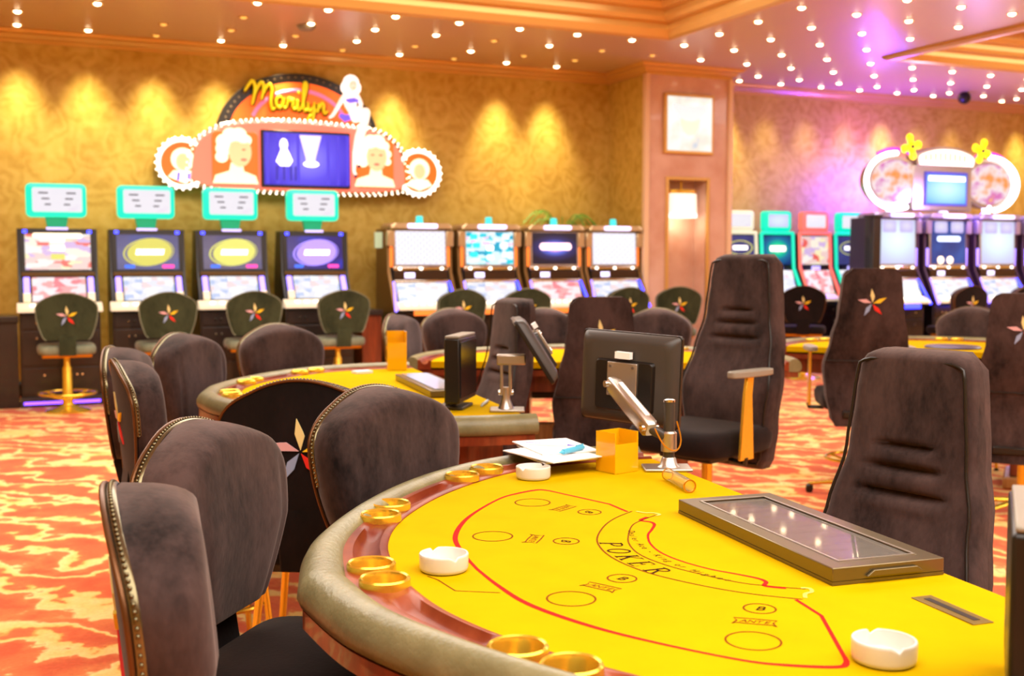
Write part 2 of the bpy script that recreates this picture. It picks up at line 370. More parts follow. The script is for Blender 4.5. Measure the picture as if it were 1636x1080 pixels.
# coffers: stepped gilded frames round each opening, ivory lid above
for k, (s0, s1, t0, t1) in enumerate(COFFERS):
    t0 = 2.43 if t0 < 5 else t0
    ring = [(s0, t0), (s1, t0), (s1, t1), (s0, t1), (s0, t0)]
    prof = [(-.14, ZC), (-.14, ZC - .03), (-.10, ZC - .055), (-.05, ZC - .06), (-.015, ZC - .04), (0, ZC - .01), (.02, ZC + .03), (.02, ZC + .09), (.10, ZC + .10), (.12, ZC + .14), (.12, ZC + .20), (.20, ZC + .21), (.24, ZC + .26), (.24, ZC + .36), (.0, ZC + .40), (-.14, ZC + .40)]
    loops = []
    for (sx, sy, s, t) in ((1, 1, s0, t0), (-1, 1, s1, t0), (-1, -1, s1, t1), (1, -1, s0, t1), (1, 1, s0, t0)):
        loops.append([WF(s + sx * o, t + sy * o, z) for o, z in prof])
    struct(MB().loft(loops, False, False).build('trim_%d' % (k + 2), M_gold_trim, ang=25))
# column with niche
def wbox(b, s0, s1, t0, t1, z0, z1):
    return b.loft([[WF(s, t, z) for s, t in ((s0, t0), (s1, t0), (s1, t1), (s0, t1))] for z in (z0, z1)])
NS0, NS1, NZ0, NZ1 = 0.30, 0.86, 0.30, 2.44
b = MB()
wbox(b, CS0, NS0, TW, CT, 0, ZC - .01); wbox(b, NS1, CS1, TW, CT, 0, ZC - .01); wbox(b, NS0, NS1, TW, CT, NZ1, ZC - .01); wbox(b, NS0, NS1, TW, CT, 0, NZ0); wbox(b, NS0, NS1, TW, CT - .28, NZ0, NZ1)
col_ = struct(b.build('wall_column', M_marble))
b = MB(); wbox(b, CS0 - .012, CS0, TW, CT - .05, 0, ZC - .13); b.build('side_panel', M_paper, col_)
for s_ in (CS0, CS1):
    b = MB(); wbox(b, s_ - .035, s_ + .035, CT - .04, CT + .03, 0.16, ZC - .12); b.build('corner_moulding', M_pilaster, col_, bevel=.008)
b = MB(); wbox(b, CS0 - .03, CS1 + .03, CT - .2, CT + .035, 0, .2); wbox(b, CS0 - .02, CS1 + .02, CT - .2, CT + .025, .2, .24); b.build('plinth', M_marble, col_)
b = MB()
for (a0, a1, z0, z1) in ((NS0 - .04, NS0, NZ0, NZ1 + .04), (NS1, NS1 + .04, NZ0, NZ1 + .04), (NS0, NS1, NZ1, NZ1 + .04)): wbox(b, a0, a1, CT - .02, CT + .025, z0, z1)
b.build('niche_frame', M_gold_trim, col_, bevel=.006)

# ------------------------------------------------------------------ ceiling downlights
def downlight(lit):
    t = thing('downlight', 'x', 'downlight')
    MB().lathe([(.034, 0), (.046, -.002), (.05, -.008), (.05, 0.0), (.034, 0.0)], 16, cap0=False, cap1=False).build('trim_ring', M_gold_trim, t)
    MB().ell((0, 0, -.004), .034, .034, .018, 12, 6).build('bulb', M_bulb if lit else M_bulb_dim, t)
    return t
dl_lit = downlight(True); dl_dim = downlight(False); first = {True: True, False: True}
UNLIT = {(-7, -1), (-7, -2), (-8, 0), (-8, -2), (-6, -2), (-4, -2), (-3, -1), (-1, -2), (-1, -1), (0, -2), (0, -1), (-8, -3), (-9, -2), (-2, -2), (-5, -3), (-3, -3)}
LBL = {True: 'small round lit downlight set flush in the ceiling', False: 'small round dim downlight set flush in the ceiling'}
for i in range(-14, 14):
    for j in range(-3, 14):
        s = -0.257 + .68 * i; t = 1.945 + .68 * j - .03 * s
        if j == -3: t = 0.12
        if not (S0 + .3 < s < S1 - .3) or t > 8: continue
        if any(c[0] - .22 < s < c[1] + .22 and c[2] - .22 < t < c[3] + .22 for c in COFFERS): continue
        if CS0 - .25 < s < CS1 + .25 and t < CT + .24: continue
        if s < -5.5 and (i + j) % 2 and j > -3: continue
        # only those the photograph shows
        p = WF(s, t, ZC); dy = p.y * math.cos(.0693) - (ZC - EYE) * math.sin(.0693); px = 818 + 1800 * p.x / dy; py = 540 - 1800 * ((ZC - EYE) * math.cos(.0693) + p.y * math.sin(.0693)) / dy
        if p.y < 2 or not (-40 < px < 1676 and py > -60): continue
        lit = (i, j) not in UNLIT
        src = dl_lit if lit else dl_dim
        loc = WF(s, t, ZC)
        if first[lit]: o = src; o.location = loc; first[lit] = False
        else: o = dup(src, loc=loc)
        o['label'] = LBL[lit]; o['group'] = ('lit' if lit else 'dim') + ' downlights in the ceiling grid'
        if j == -3 and lit or (j == -3 and i < -6):
            l = bpy.data.lights.new('wall_wash', 'SPOT'); l.energy = 165 if s < 1 else (130 if i % 4 == 3 else 45); l.color = (1.0, .84, .50); l.spot_size = math.radians(58); l.spot_blend = 1.0; l.shadow_soft_size = .10
            lo = bpy.data.objects.new('wall_wash_lamp', l); COL.objects.link(lo); lo.location = loc + Vector((0, 0, -.06))
            tgt = WF(s, TW, 1.9); dv = (tgt - lo.location); lo.rotation_euler = dv.to_track_quat('-Z', 'Y').to_euler()
b = MB().lathe([(.02, -.05), (.07, -.045), (.10, -.012), (.10, 0)], 20)
o = b.build('smoke_detector', M_grey); o.location = WF(-4.35, 1.25, ZC); tag(o, 'dark round ceiling sensor near the big lit sign', 'sensor')
b = MB().ell((0, 0, -.05), .09, .09, .09, 16, 10); o = b.build('dome_camera', M_black); o.location = WF(5.35, .55, ZC - .03); tag(o, 'small black dome camera on the ceiling at right', 'camera')

# ------------------------------------------------------------------ picture and lamp on the column
t = thing('lightbox_picture', 'glowing white portrait lightbox high on the pink column', 'picture', WF(.57, CT, 2.76), WA)
o = MB().box(-.36, .36, -.05, 0, 0, .74); o.build('frame', M_gold_trim, t, bevel=.01)
M_pic = screen_mat('washed_out_print', [(0.0, '#fff8ea'), (.45, '#fffdf6'), (.62, '#fbeedd'), (.8, '#c6d2e4')], 2.6, .78, 'noise')
MB().box(-.32, .32, -.062, -.05, .04, .70).build('panel', M_pic, t)
MB().prism([(.14 * math.cos(a) , -.066, .40 + .17 * math.sin(a)) for a in [2 * PI * k / 20 for k in range(20)]], (0, .006, 0)).build('face_print', mat('pale_peach_print', '#fff', .6, emit='#f4cdb0', strength=.72), t)
MB().prism([(.26 * math.cos(a), -.068, .54 + .09 * math.sin(a) + .05 * math.cos(2 * a)) for a in [2 * PI * k / 24 for k in range(24)]], (0, .006, 0)).build('hat_print', mat('pale_blue_print', '#fff', .6, emit='#b4c6dc', strength=.7), t)
t = thing('niche_lamp', 'white drum lamp hanging inside the niche of the column', 'lamp', WF(.57, CT - .13, 1.98), WA)
MB().cyl((0, 0, .34), (0, 0, .455), .012, n=8).build('stem', M_gold, t)
MB().lathe([(.10, .345), (.10, .30), (.20, .30), (.20, .345)], 24).xf(Matrix.Diagonal((1.1, .56, 1, 1))).build('cap', M_gold, t)
MB().lathe([(.21, 0), (.20, .30)], 28, cap0=False, cap1=False).xf(Matrix.Diagonal((1.1, .56, 1, 1))).build('shade', mat('lamp_shade', '#fff', .6, emit='#f2ead8', strength=.6), t)
MB().lathe([(.212, 0), (.212, .05), (.21, .05), (.21, 0)], 28, cap0=False, cap1=False).xf(Matrix.Diagonal((1.1, .56, 1, 1))).build('shade_band', mat('lamp_band', '#fff', .5, emit='#ffffff', strength=.95), t)
l = bpy.data.lights.new('niche_lamp_light', 'POINT'); l.energy = 2; l.color = (1, .85, .6); l.shadow_soft_size = .1
lo = bpy.data.objects.new('niche_lamp_light', l); COL.objects.link(lo); lo.location = WF(.57, CT - .1, 1.9)

# ------------------------------------------------------------------ card tables
ZT = 0.88
def half(pts):       # mirrored curve from +x end over the player side to the -x end
    a = spline([Vector((x, y)) for x, y in pts], 9)
    return a + [Vector((-p.x, p.y)) for p in reversed(a[:-1])]
FELT = half([(.955, 0), (.955, .15), (.925, .33), (.86, .47), (.74, .615), (.59, .745), (.40, .86), (.21, .925), (0, .95)])
RAIL = half([(1.10, 0), (1.10, .17), (1.06, .36), (.985, .53), (.85, .70), (.67, .85), (.45, .985), (.23, 1.085), (0, 1.13)])
NCV = len(FELT)
def across(i, e): return FELT[i].lerp(RAIL[i], e)
TE = 0.53            # where the cup tray ends and the padded rail begins
CUPS = [(.885, .517), (.806, .607), (.523, .853), (.423, .897), (.035, .992), (-.070, .989), (-.468, .877), (-.560, .830), (-.806, .607), (-.885, .517)]
def make_table(name, label, group):
    t = thing(name, label, 'card table', group=group)
    loops = []
    for i in range(NCV):
        prof = [(TE, .84), (TE, .887), (TE + .04, .893), (TE + .12, .901), (TE + .22, .905), (TE + .32, .901), (TE + .41, .890), (TE + .47, .872), (TE + .48, .855), (TE + .44, .838), (TE + .34, .832), (TE, .832)]
        loops.append([(across(i, e).x, across(i, e).y, z) for e, z in prof])
    MB().loft(loops).build('padded_rail', M_leather, t, ang=60)
    loops = []
    for i in range(NCV):
        a = across(i, .27); g = .022
        for cx, cy in CUPS:
            dd = math.hypot(a.x - cx, a.y - cy); g = min(g, max(0, (dd - .05) / .05) * .022)
        prof = [(0, .882), (.04, .886), (.10, .886), (.15, .886 - g * .7), (.26, .886 - g), (.37, .886 - g * .7), (.42, .887), (.49, .888), (TE, .887), (TE, .835), (0, .835)]
        loops.append([(across(i, e).x, across(i, e).y, z) for e, z in prof])
    tray = MB().loft(loops).build('cup_tray', M_rose, t, ang=50)
    cut = MB()
    for cx, cy in CUPS: cut.cyl((cx, cy, .80), (cx, cy, .95), .0375, n=24)
    co = cut.build('cutter', M_rose); bo = tray.modifiers.new('cut', 'BOOLEAN'); bo.object = co; bo.operation = 'DIFFERENCE'; bo.solver = 'EXACT'
    dg = bpy.context.evaluated_depsgraph_get(); nm = bpy.data.meshes.new_from_object(tray.evaluated_get(dg)); tray.modifiers.clear(); tray.data = nm
    bpy.data.objects.remove(co)
    cup = None
    for cx, cy in CUPS:
        if cup is None:
            cup = MB().lathe([(.0005, .815), (.034, .815), (.0365, .82), (.0365, .892), (.0385, .899), (.042, .901), (.0448, .898), (.0455, .884), (.0375, .884), (.0375, .812), (.0005, .812)], 28, cap0=False, cap1=False).build('cup_holder', M_gold, t); c = cup
        else: c = cup.copy(); COL.objects.link(c); c.parent = t
        c.location = (cx, cy, 0)
    poly = [(p.x, p.y) for p in FELT]
    MB().loft([[(x, y, .845) for x, y in poly], [(x, y, ZT) for x, y in poly]]).build('felt', M_felt, t, ang=30)
    poly = [(p.x, p.y) for p in [across(i, .9) for i in range(NCV)]]
    MB().loft([[(x, y + .01, .80) for x, y in poly], [(x, y + .01, .833) for x, y in poly]]).build('table_board', M_wood, t)
    poly = [(p.x * .9, .10 + p.y * .78) for p in RAIL]
    MB().loft([[(x, y, .70) for x, y in poly], [(x, y, .80) for x, y in poly]]).build('apron', M_wood, t)
    for sx in (-1, 1):   # pedestal panels with an arched cut
        pr = [(.0, .08), (.0, .70), (.36, .70), (.36, .08), (.28, .08)] + [(.18 + .10 * math.cos(a), .08 + .30 * math.sin(a)) for a in [PI * k / 10 for k in range(1, 10)]] + [(.08, .08)]
        MB().prism([(sx * .46 - .05, .24 + y, z) for y, z in pr], (.10, 0, 0)).build('pedestal_panel', M_wood, t, bevel=.008)
        MB().box(sx * .46 - .09, sx * .46 + .09, .20, .64, 0, .08).build('foot', M_oak, t, bevel=.015)
    MB().box(-.41, .41, .38, .46, .30, .48).build('stretcher', M_oak, t, bevel=.01)
    return t
table = make_table('poker_table', 'nearest poker table with printed yellow felt and brass cup holders', 'yellow card tables')
O1, R1 = Vector((.6976, 2.2956)), math.radians(108)
O2, R2 = Vector((-.235, 5.0)), math.radians(107.5)
O3, R3 = Vector((.50, 6.25)), math.radians(-3)
O4, R4 = Vector((2.68, 7.02)), math.radians(-25)
dup(table, 'second poker table, with a clear amber card box, behind the nearest one', (O2.x, O2.y, 0), R2)
dup(table, 'far card table in front of the silver slot machines', (O3.x, O3.y, 0), R3)
dup(table, 'card table at the right edge with a dark disc on its felt', (O4.x, O4.y, 0), R4)
table.location = (O1.x, O1.y, 0); table.rotation_euler = (0, 0, R1)
def on(O, R, x, y, z=ZT):
    c, s = math.cos(R), math.sin(R); return Vector((O.x + c * x - s * y, O.y + s * x + c * y, z))
T1p = lambda x, y, z=ZT: on(O1, R1, x, y, z)
T2p = lambda x, y, z=ZT: on(O2, R2, x, y, z)

# printed layout of the nearest table (flat print a hair above the cloth)
ZP = ZT + .0006
def mir(pts): return spline([Vector(p) for p in pts] + [Vector((-p[0], p[1])) for p in reversed(pts[:-1])], 8)
felt1 = [k for k in kids(table) if k.name.startswith('felt')][0]
edge = [Vector((.348, .345)), Vector((.435, .353)), Vector((.60, .425))] + spline([(.60, .425), (.630, .440), (.640, .462), (.615, .52), (.575, .575), (.470, .660), (.362, .728), (.234, .780), (.11, .797), (0, .802)], 7)[1:]
edge = [Vector(p) for p in edge]; edge = edge + [Vector((-p.x, p.y)) for p in reversed(edge[:-1])]
MB().ribbon(edge, .008, ZP, wf=lambda f: .0065 + .0045 * math.sin(PI * f * 4) ** 2).build('red_border', M_red_print, felt1, flat=True)
AO = mir([(.350, .333), (.300, .395), (.235, .450), (.144, .503), (.07, .526), (0, .533)])
AI = mir([(.300, .295), (.265, .345), (.222, .390), (.124, .443), (.06, .465), (0, .473)])
AR = mir([(.285, .325), (.262, .352), (.240, .338), (.215, .341), (.175, .366), (.135, .393), (.07, .418), (0, .428)])
MB().ribbon(AO, .0036, ZP).build('outer_arc_line', M_line_print, felt1, flat=True)
MB().ribbon(AI, .0032, ZP).build('inner_arc_line', M_line_print, felt1, flat=True)
MB().ribbon(AR, .007, ZP, wf=lambda f: .004 + .005 * abs(math.cos(PI * f)) ** 2).build('red_arc_line', M_red_print, felt1, flat=True)
for sx in (1, -1):
    MB().ribbon([Vector((sx * x, y)) for x, y in spline([(.345, .325), (.325, .312), (.318, .295), (.300, .288), (.292, .300)], 6)], .007, ZP + .0003).build('scroll_end', M_white_print, felt1, flat=True)
MB().ribbon([Vector(p) for p in ((-.02, .90), (-.049, .888), (-.122, .876), (-.157, .806))], .003, ZP).build('box_line', M_line_print, felt1, flat=True)
def circ(cx, cy, r, n=36): return [Vector((cx + r * math.cos(2 * PI * k / n), cy + r * math.sin(2 * PI * k / n))) for k in range(n)]
SPOTS = [((.507, .518), (.429, .470), (.372, .428)), ((.226, .702), (.179, .628), (.141, .572)), ((-.226, .702), (-.179, .628), (-.141, .572)), ((-.507, .518), (-.429, .470), (-.372, .428))]
def glyphs(txt, size, m, name, parent, place):
    """flat letters: place(k, advance) -> (x, y, angle) in the parent's frame"""
    cu = bpy.data.curves.new('txt', 'FONT'); tmp = bpy.data.objects.new('txt', cu); COL.objects.link(tmp); b = MB(); x = 0
    cu.size = size; cu.shear = 0.25; cu.align_x = 'CENTER'
    for k, ch in enumerate(txt):
        if ch == ' ': continue
        cu.body = ch; bpy.context.view_layer.update()
        dg = bpy.context.evaluated_depsgraph_get(); ev = tmp.evaluated_get(dg); me = ev.to_mesh()
        px, py, an = place(k); c, s = math.cos(an), math.sin(an)
        b.add([(px + c * v.co.x - s * v.co.y, py + s * v.co.x + c * v.co.y, ZP + .0002) for v in me.vertices], [tuple(p.vertices) for p in me.polygons]); ev.to_mesh_clear()
    bpy.data.objects.remove(tmp); bpy.data.curves.remove(cu)
    return b.build(name, m, parent, flat=True)
for (c1, c2, c3) in SPOTS:
    MB().ribbon(circ(*c1, .041), .0034, ZP, True).build('bet_circle', M_line_print, felt1, flat=True)
    an = math.atan2(c1[1] - c3[1], c1[0] - c3[0]) + PI / 2
    ca, sa = math.cos(an), math.sin(an)
    rc = [(-.034, -.017), (-.028, -.011), (0, -.012), (.028, -.011), (.034, -.017), (.028, .0), (.034, .013), (0, .014), (-.034, .013), (-.028, 0)]
    MB().ribbon([Vector((c2[0] + ca * x - sa * y, c2[1] + sa * x + ca * y)) for x, y in rc], .0030, ZP, True).build('ante_banner', M_line_print, felt1, flat=True)
    MB().ribbon(circ(*c3, .026), .0032, ZP, True).build('bonus_circle', M_line_print, felt1, flat=True)
    up = an
    glyphs('ANTE', .018, M_line_print, 'ante_lettering', felt1, lambda k, c2=c2, up=up: (c2[0] + math.cos(up) * (k - 1.5) * .012 + math.sin(up) * .006, c2[1] + math.sin(up) * (k - 1.5) * .012 - math.cos(up) * .006, up))
    glyphs('B', .03, M_dark_print, 'bonus_lettering', felt1, lambda k, c3=c3, up=up: (c3[0] + math.sin(up) * .010, c3[1] - math.cos(up) * .010, up))
# POKER in serif italics, built from strokes
SER = {'P': [([(.2, 0), (.2, 1)], .13), ([(.05, 0), (.37, 0)], .05), ([(.05, 1), (.45, 1)], .05), ([(.25, .99), (.5, .98), (.68, .9), (.72, .74), (.66, .58), (.5, .5), (.25, .49)], .09)],
       'O': [([(.45 + .38 * math.cos(a), .5 + .5 * math.sin(a)) for a in [2 * PI * k / 24 for k in range(25)]], .10)],
       'K': [([(.2, 0), (.2, 1)], .13), ([(.05, 0), (.37, 0)], .05), ([(.05, 1), (.37, 1)], .05), ([(.24, .42), (.72, .98)], .06), ([(.36, .55), (.76, .02)], .13), ([(.6, 1), (.88, 1)], .05), ([(.6, 0), (.94, 0)], .05)],
       'E': [([(.2, 0), (.2, 1)], .13), ([(.05, 0), (.7, 0), (.74, .22)], .05), ([(.05, 1), (.66, 1), (.70, .8)], .05), ([(.2, .52), (.52, .52)], .05), ([(.52, .4), (.52, .64)], .05)],
       'R': [([(.2, 0), (.2, 1)], .13), ([(.05, 0), (.37, 0)], .05), ([(.05, 1), (.45, 1)], .05), ([(.25, .99), (.5, .98), (.66, .9), (.7, .76), (.64, .61), (.48, .53), (.25, .52)], .09), ([(.42, .53), (.74, .03)], .12), ([(.66, 0), (.9, 0)], .05)]}
b = MB(); hgt = .042
def arc_at(x):       # centre line between the two arcs, seen as y(x)
    return .5027 - 1.02 * x * x - 3.0 * x ** 4
for k, ch in enumerate('POKER'):
    x0 = .086 - .0505 * k; y0 = arc_at(x0); sl = (arc_at(x0 + .01) - arc_at(x0 - .01)) / .02
    an = PI + math.atan(sl); c, s = math.cos(an), math.sin(an)
    for pts, wdt in SER[ch]:
        pp = []
        for (u, v) in pts:
            X = (u - .45 + .22 * (v - .5)) * hgt * .92; Y = (v - .5) * hgt
            pp.append(Vector((x0 + c * X - s * Y, y0 + s * X + c * Y)))
        b.ribbon(pp, wdt * hgt, ZP + .0002)
b.build('poker_lettering', M_dark_print, felt1, flat=True)
txt = 'Dealer Ace - King or Higher'
def small(k):
    x0 = .175 - .385 * k / (len(txt) - 1); f = lambda x: .446 - .95 * x * x - 3 * x ** 4
    sl = (f(x0 + .01) - f(x0 - .01)) / .02; an = PI + math.atan(sl)
    return x0 + math.sin(an) * .005, f(x0) - math.cos(an) * .005, an
glyphs(txt, .020, M_dark_print, 'rule_lettering', felt1, small)
# drop slot by the dealer edge
b = MB(); c0, c1 = (-.405, .135), (-.545, .134)
MB().box(-.55, -.40, .115, .155, ZT, ZT + .002).build('drop_slot_plate', mat('dark_brass', '#7a6420', .4, .5), felt1, bevel=.0008)
MB().box(-.535, -.415, .129, .141, ZT + .0005, ZT + .0026).build('drop_slot', M_black, felt1)

# ------------------------------------------------------------------ things on the nearest table
def make_ashtray(label, loc, rz):
    t = thing('ashtray', label, 'ashtray', loc, rz, 'white ashtrays on the nearest table')
    n = 48; loops = []
    prof = [(.040, 0), (.0435, .002), (.0450, .008), (.0455, .028), (.0455, .0305), (.0445, .032), (.0415, .032), (.0405, .030), (.0390, .012), (.0360, .008), (.0005, .008)]
    for r, z in prof:
        ring = []
        for k in range(n):
            a = 2 * PI * k / n; zz = z
            for na in (0.5, 0.5 + PI):
                dd = abs((a - na + PI) % (2 * PI) - PI)
                if dd < .14 and z > .02: zz = max(.018, z - .007 * (1 - (dd / .14) ** 2))
            ring.append((r * math.cos(a), r * math.sin(a), zz))
        loops.append(ring)
    MB().loft(loops).build('bowl', M_white, t, ang=50)
    return t
make_ashtray('white ashtray on the felt beside the left red border', T1p(.010, .862, ZT + .001), 1.6)
make_ashtray('white ashtray at the far end of the felt near the papers', T1p(.785, .420, ZT + .001), 0.4)
make_ashtray('white ashtray nearest the camera at the lower right', T1p(-.640, .385, ZT + .001), 1.2)
# chip tray with a glass lid
t = thing('chip_tray', 'locked bronze chip tray with a glass lid at the dealer edge', 'chip tray', T1p(0, 0.125, ZT + .001), R1)
hx, hy, hz = .300, .117, .031
MB().box(-hx, hx, -hy, hy, 0, .006).build('base', M_tray, t)
b = MB()
outer = [(-hx, -hy), (hx, -hy), (hx, hy), (-hx, hy)]; i1 = [(-hx + .035, -hy + .035), (hx - .035, -hy + .035), (hx - .035, hy - .035), (-hx + .035, hy - .035)]
b.loft([[(x, y, .006) for x, y in i1], [(x, y, .006) for x, y in outer], [(x, y, hz) for x, y in outer], [(x, y, hz) for x, y in i1], [(x, y, .006) for x, y in i1]], False, False)
b.build('lid_frame', M_tray, t, bevel=.0018)
b = MB(); i2 = [(x * .985, y * .95) for x, y in i1]
b.loft([[(x, y, hz) for x, y in i1], [(x, y, hz + .0018) for x, y in i1], [(x, y, hz + .0018) for x, y in i2], [(x, y, hz) for x, y in i2]], False, False); b.build('lid_bead', M_silver, t)
MB().box(-hx + .036, hx - .036, -hy + .036, hy - .036, .006, .012).build('well', M_traywell, t)
for k in range(11):
    MB().cyl((-.24 + .048 * k, -hy + .04, .013), (-.24 + .048 * k, hy - .04, .013), .004, n=8).build('divider', M_traywell, t)
MB().box(-hx + .034, hx - .034, -hy + .034, hy - .034, hz - .006, hz - .003).build('glass_lid', M_glass, t)
MB().prism([(-hx - .001, -.07, .012), (-hx - .001, .05, .012), (-hx - .001, .035, .023), (-hx - .001, -.055, .023)], (-.006, 0, 0)).build('hand_grip', M_tray, t, bevel=.001)
# acrylic tube
a0, a1 = T1p(.645, .100, ZT + .017), T1p(.492, .116, ZT + .017)
t = thing('acrylic_tube', 'clear acrylic tube lying on the felt behind the chip tray', 'tube', (a0 + a1) / 2 - Vector((0, 0, .017)), math.atan2((a1 - a0).y, (a1 - a0).x))
ln = (a1 - a0).length / 2
def hollow(b, x0, x1, ro, ri, z, n=24):
    b.loft([[(x, r * math.cos(2 * PI * k / n), z + r * math.sin(2 * PI * k / n)) for k in range(n)] for x, r in ((x0, ro), (x1, ro), (x1, ri), (x0, ri), (x0, ro))], False, False); return b
hollow(MB(), -ln, ln, .0160, .0138, .017).build('barrel', M_clear, t)
for x in (-ln, ln): hollow(MB(), x - .002, x + .002, .0165, .0135, .017).build('rim', M_gold_sat, t)
# amber card box
def card_box(label, loc, rz, w, d, h, m):
    t = thing('card_box', label, 'card holder', loc, rz); th = .004
    MB().box(-w / 2, w / 2, -d / 2, d / 2, 0, th).build('floor_plate', m, t)
    for sx in (-1, 1): MB().box(sx * w / 2 - (th if sx > 0 else 0), sx * w / 2 + (th if sx < 0 else 0), -d / 2, d / 2, th, h).build('side_plate', m, t)
    MB().box(-w / 2 + th, w / 2 - th, d / 2 - th, d / 2, th, h).build('back_plate', m, t)
    MB().box(-w / 2 + th, w / 2 - th, -d / 2, -d / 2 + th, th, h * .72).build('front_plate', m, t)
    return t
M_acry_o = mat('amber_sheet', '#ffc010', 0.12, trans=0.25, coat=0.5, ior=1.3)
cbp = T1p(.815, .170, ZT + .001)
t = card_box('open amber acrylic card box beside the silver monitor arm', cbp, math.radians(38), .085, .075, .108, M_acry_o)
# papers, pens
t = thing('paper_stack', 'white papers spread on the far rail of the nearest table', 'papers', T1p(.93, .315, ZT + .030), R1)
for k, (dx, dy, a) in enumerate(((0, 0, .15), (.03, -.02, -.10), (-.03, .01, .30), (.06, -.03, .05))):
    c, s = math.cos(a), math.sin(a); z = .004 * k + .002
    q = [(-.115, -.085), (.115, -.085), (.115, .085), (-.115, .085)]
    MB().loft([[(dx + c * x - s * y, dy + s * x + c * y, z) for x, y in q], [(dx + c * x - s * y, dy + s * x + c * y, z + .003) for x, y in q]]).build('sheet', M_page, t)

def pen(label, p0, p1, r, m, tipm):
    d = (Vector(p1) - Vector(p0)); L_ = d.length; t = thing('pen', label, 'pen', p0, 0)
    t.rotation_euler = d.to_track_quat('X', 'Z').to_euler()
    MB().tube([(0, 0, 0), (L_ * .08, 0, 0), (L_ * .84, 0, 0), (L_ * .85, 0, 0)], [r * .8, r, r, r * .7], 10).build('barrel', m, t)
    MB().tube([(L_ * .85, 0, 0), (L_, 0, 0)], [r * .7, r * .15], 10).build('tip', tipm, t)
    MB().box(0, L_ * .3, -r * .25, r * .25, r * .9, r * 1.3).build('clip', tipm, t)
pen('light blue marker resting on the papers', T1p(.90, .235, ZT + .0545), T1p(.835, .33, ZT + .0545), .0075, M_blue_ink, M_blue_ink)
pen('white pen with a violet tip lying across the papers', T1p(1.02, .36, ZT + .052), T1p(.95, .24, ZT + .052), .0035, M_page, M_violet_ink)

# ------------------------------------------------------------------ monitors on arms
def monitor(label, center, rz, w=.33, h=.27, tilt=0.0, roll=0.0, lit=False):
    """the back of the housing looks along local -y, the screen along +y"""
    t = thing('monitor', label, 'monitor', center, rz); t.rotation_euler = (tilt, roll, rz)
    MB().loft([[(x, .0, z) for x, z in rrect(w, h, .012)], [(x, .014, z) for x, z in rrect(w, h, .012)]]).build('bezel', M_black, t, bevel=.002)
    MB().box(-w / 2 + .015, w / 2 - .015, .013, .0155, -h / 2 + .018, h / 2 - .015).build('screen', mat('dark_screen', '#15181c', .12), t)
    MB().loft([[(x, .0, z) for x, z in rrect(w * .98, h * .98, .014)], [(x, -.020, z) for x, z in rrect(w * .93, h * .92, .02)], [(x, -.030, z) for x, z in rrect(w * .80, h * .78, .03)]]).build('housing', M_darkgrey, t, ang=50)
    MB().loft([[(x, -.028, z - .02) for x, z in rrect(w * .60, h * .56, .012)], [(x, -.042, z - .02) for x, z in rrect(w * .57, h * .53, .012)]]).build('connector_cover', M_black, t, bevel=.002)
    MB().box(-.05, .05, -.052, -.04, -.05, .05).build('mount_plate', M_silver, t, bevel=.002)
    for sx in (-1, 1):
        for sz in (-1, 1): MB().cyl((sx * .038, -.052, sz * .038), (sx * .038, -.056, sz * .038), .005, n=8).build('screw', M_chrome, t)
    MB().box(-.022, .028, -.058, -.040, .062, .082).build('label_plate', M_page, t)
    return t
mc = Vector((.352, 3.34, 1.098)); mrz = math.radians(-36)
mon1 = monitor('dark monitor on a silver arm, seen from behind above the papers', mc, mrz, w=.335, h=.275, roll=.04)
def adopt(t, root):      # hand the parts of a helper empty over to the thing they belong to
    Mr = Matrix.LocRotScale(root.location, root.rotation_euler, None).inverted() @ Matrix.LocRotScale(t.location, t.rotation_euler, None)
    for k in kids(t): k.parent = root; k.matrix_local = Mr @ k.matrix_basis
    bpy.data.objects.remove(t)
def arm(label, base, pole_h, elbow, tip, m=M_silver):
    """base post clamped on the table edge, one boxed spring arm to the screen"""
    t = thing('monitor_arm', label, 'monitor arm', base, 0); B = Vector(base)
    MB().lathe([(.034, 0), (.034, .006), (.024, .014), (.020, .030), (.017, .034)], 20).build('base_flange', m, t)
    MB().box(-.07, .06, -.045, .045, 0, .008).build('base_plate', m, t, bevel=.003)
    MB().cyl((0, 0, .03), (0, 0, pole_h), .0155, n=18).build('post', M_darkgrey, t)
    MB().lathe([(.0165, pole_h), (.0165, pole_h + .006), (.010, pole_h + .009)], 18).build('post_cap', M_chrome, t)
    MB().lathe([(.0215, .05), (.0215, .10), (.017, .105)], 18).build('collar', m, t)
    e = Vector(elbow) - B; q = Vector(tip) - B
    MB().tube([(0, 0, .085), (e.x * .6, e.y * .6, .085 + (e.z - .085) * .6), tuple(e)], .014, 12).build('elbow', M_darkgrey, t)
    d = q - e; L_ = d.length; X = d.normalized(); Zv = Vector((0, 0, 1)); Yv = Zv.cross(X).normalized(); Zv = X.cross(Yv)
    Mx = Matrix((X, Yv, Zv)).transposed().to_4x4(); Mx.translation = e
    prof = lambda x, k: [(x, y * k, z * k) for y, z in rrect(.040, .050, .010, 3)]
    MB().loft([prof(-.012, .7), prof(0, 1), prof(L_ - .03, .95), prof(L_, .6)]).xf(Mx).build('spring_arm', m, t, ang=50)
    MB().box(.02, L_ - .05, -.007, .007, .024, .029).xf(Mx).build('cable_strip', M_page, t, bevel=.002)
    for x in (0.0, L_ - .012): MB().cyl((x, -.026, 0), (x, .026, 0), .010, n=12).xf(Mx).build('pivot', M_chrome, t)
    return t
ab = T1p(.79, .028, ZT + .0005)
tip = mc + Vector((-.05 * math.cos(mrz) + .07 * math.sin(mrz), -.05 * math.sin(mrz) - .07 * math.cos(mrz), .0))
ta = arm('x', ab, .185, ab + Vector((-.055, -.005, .115)), Vector((.285, 3.235, 1.10)))
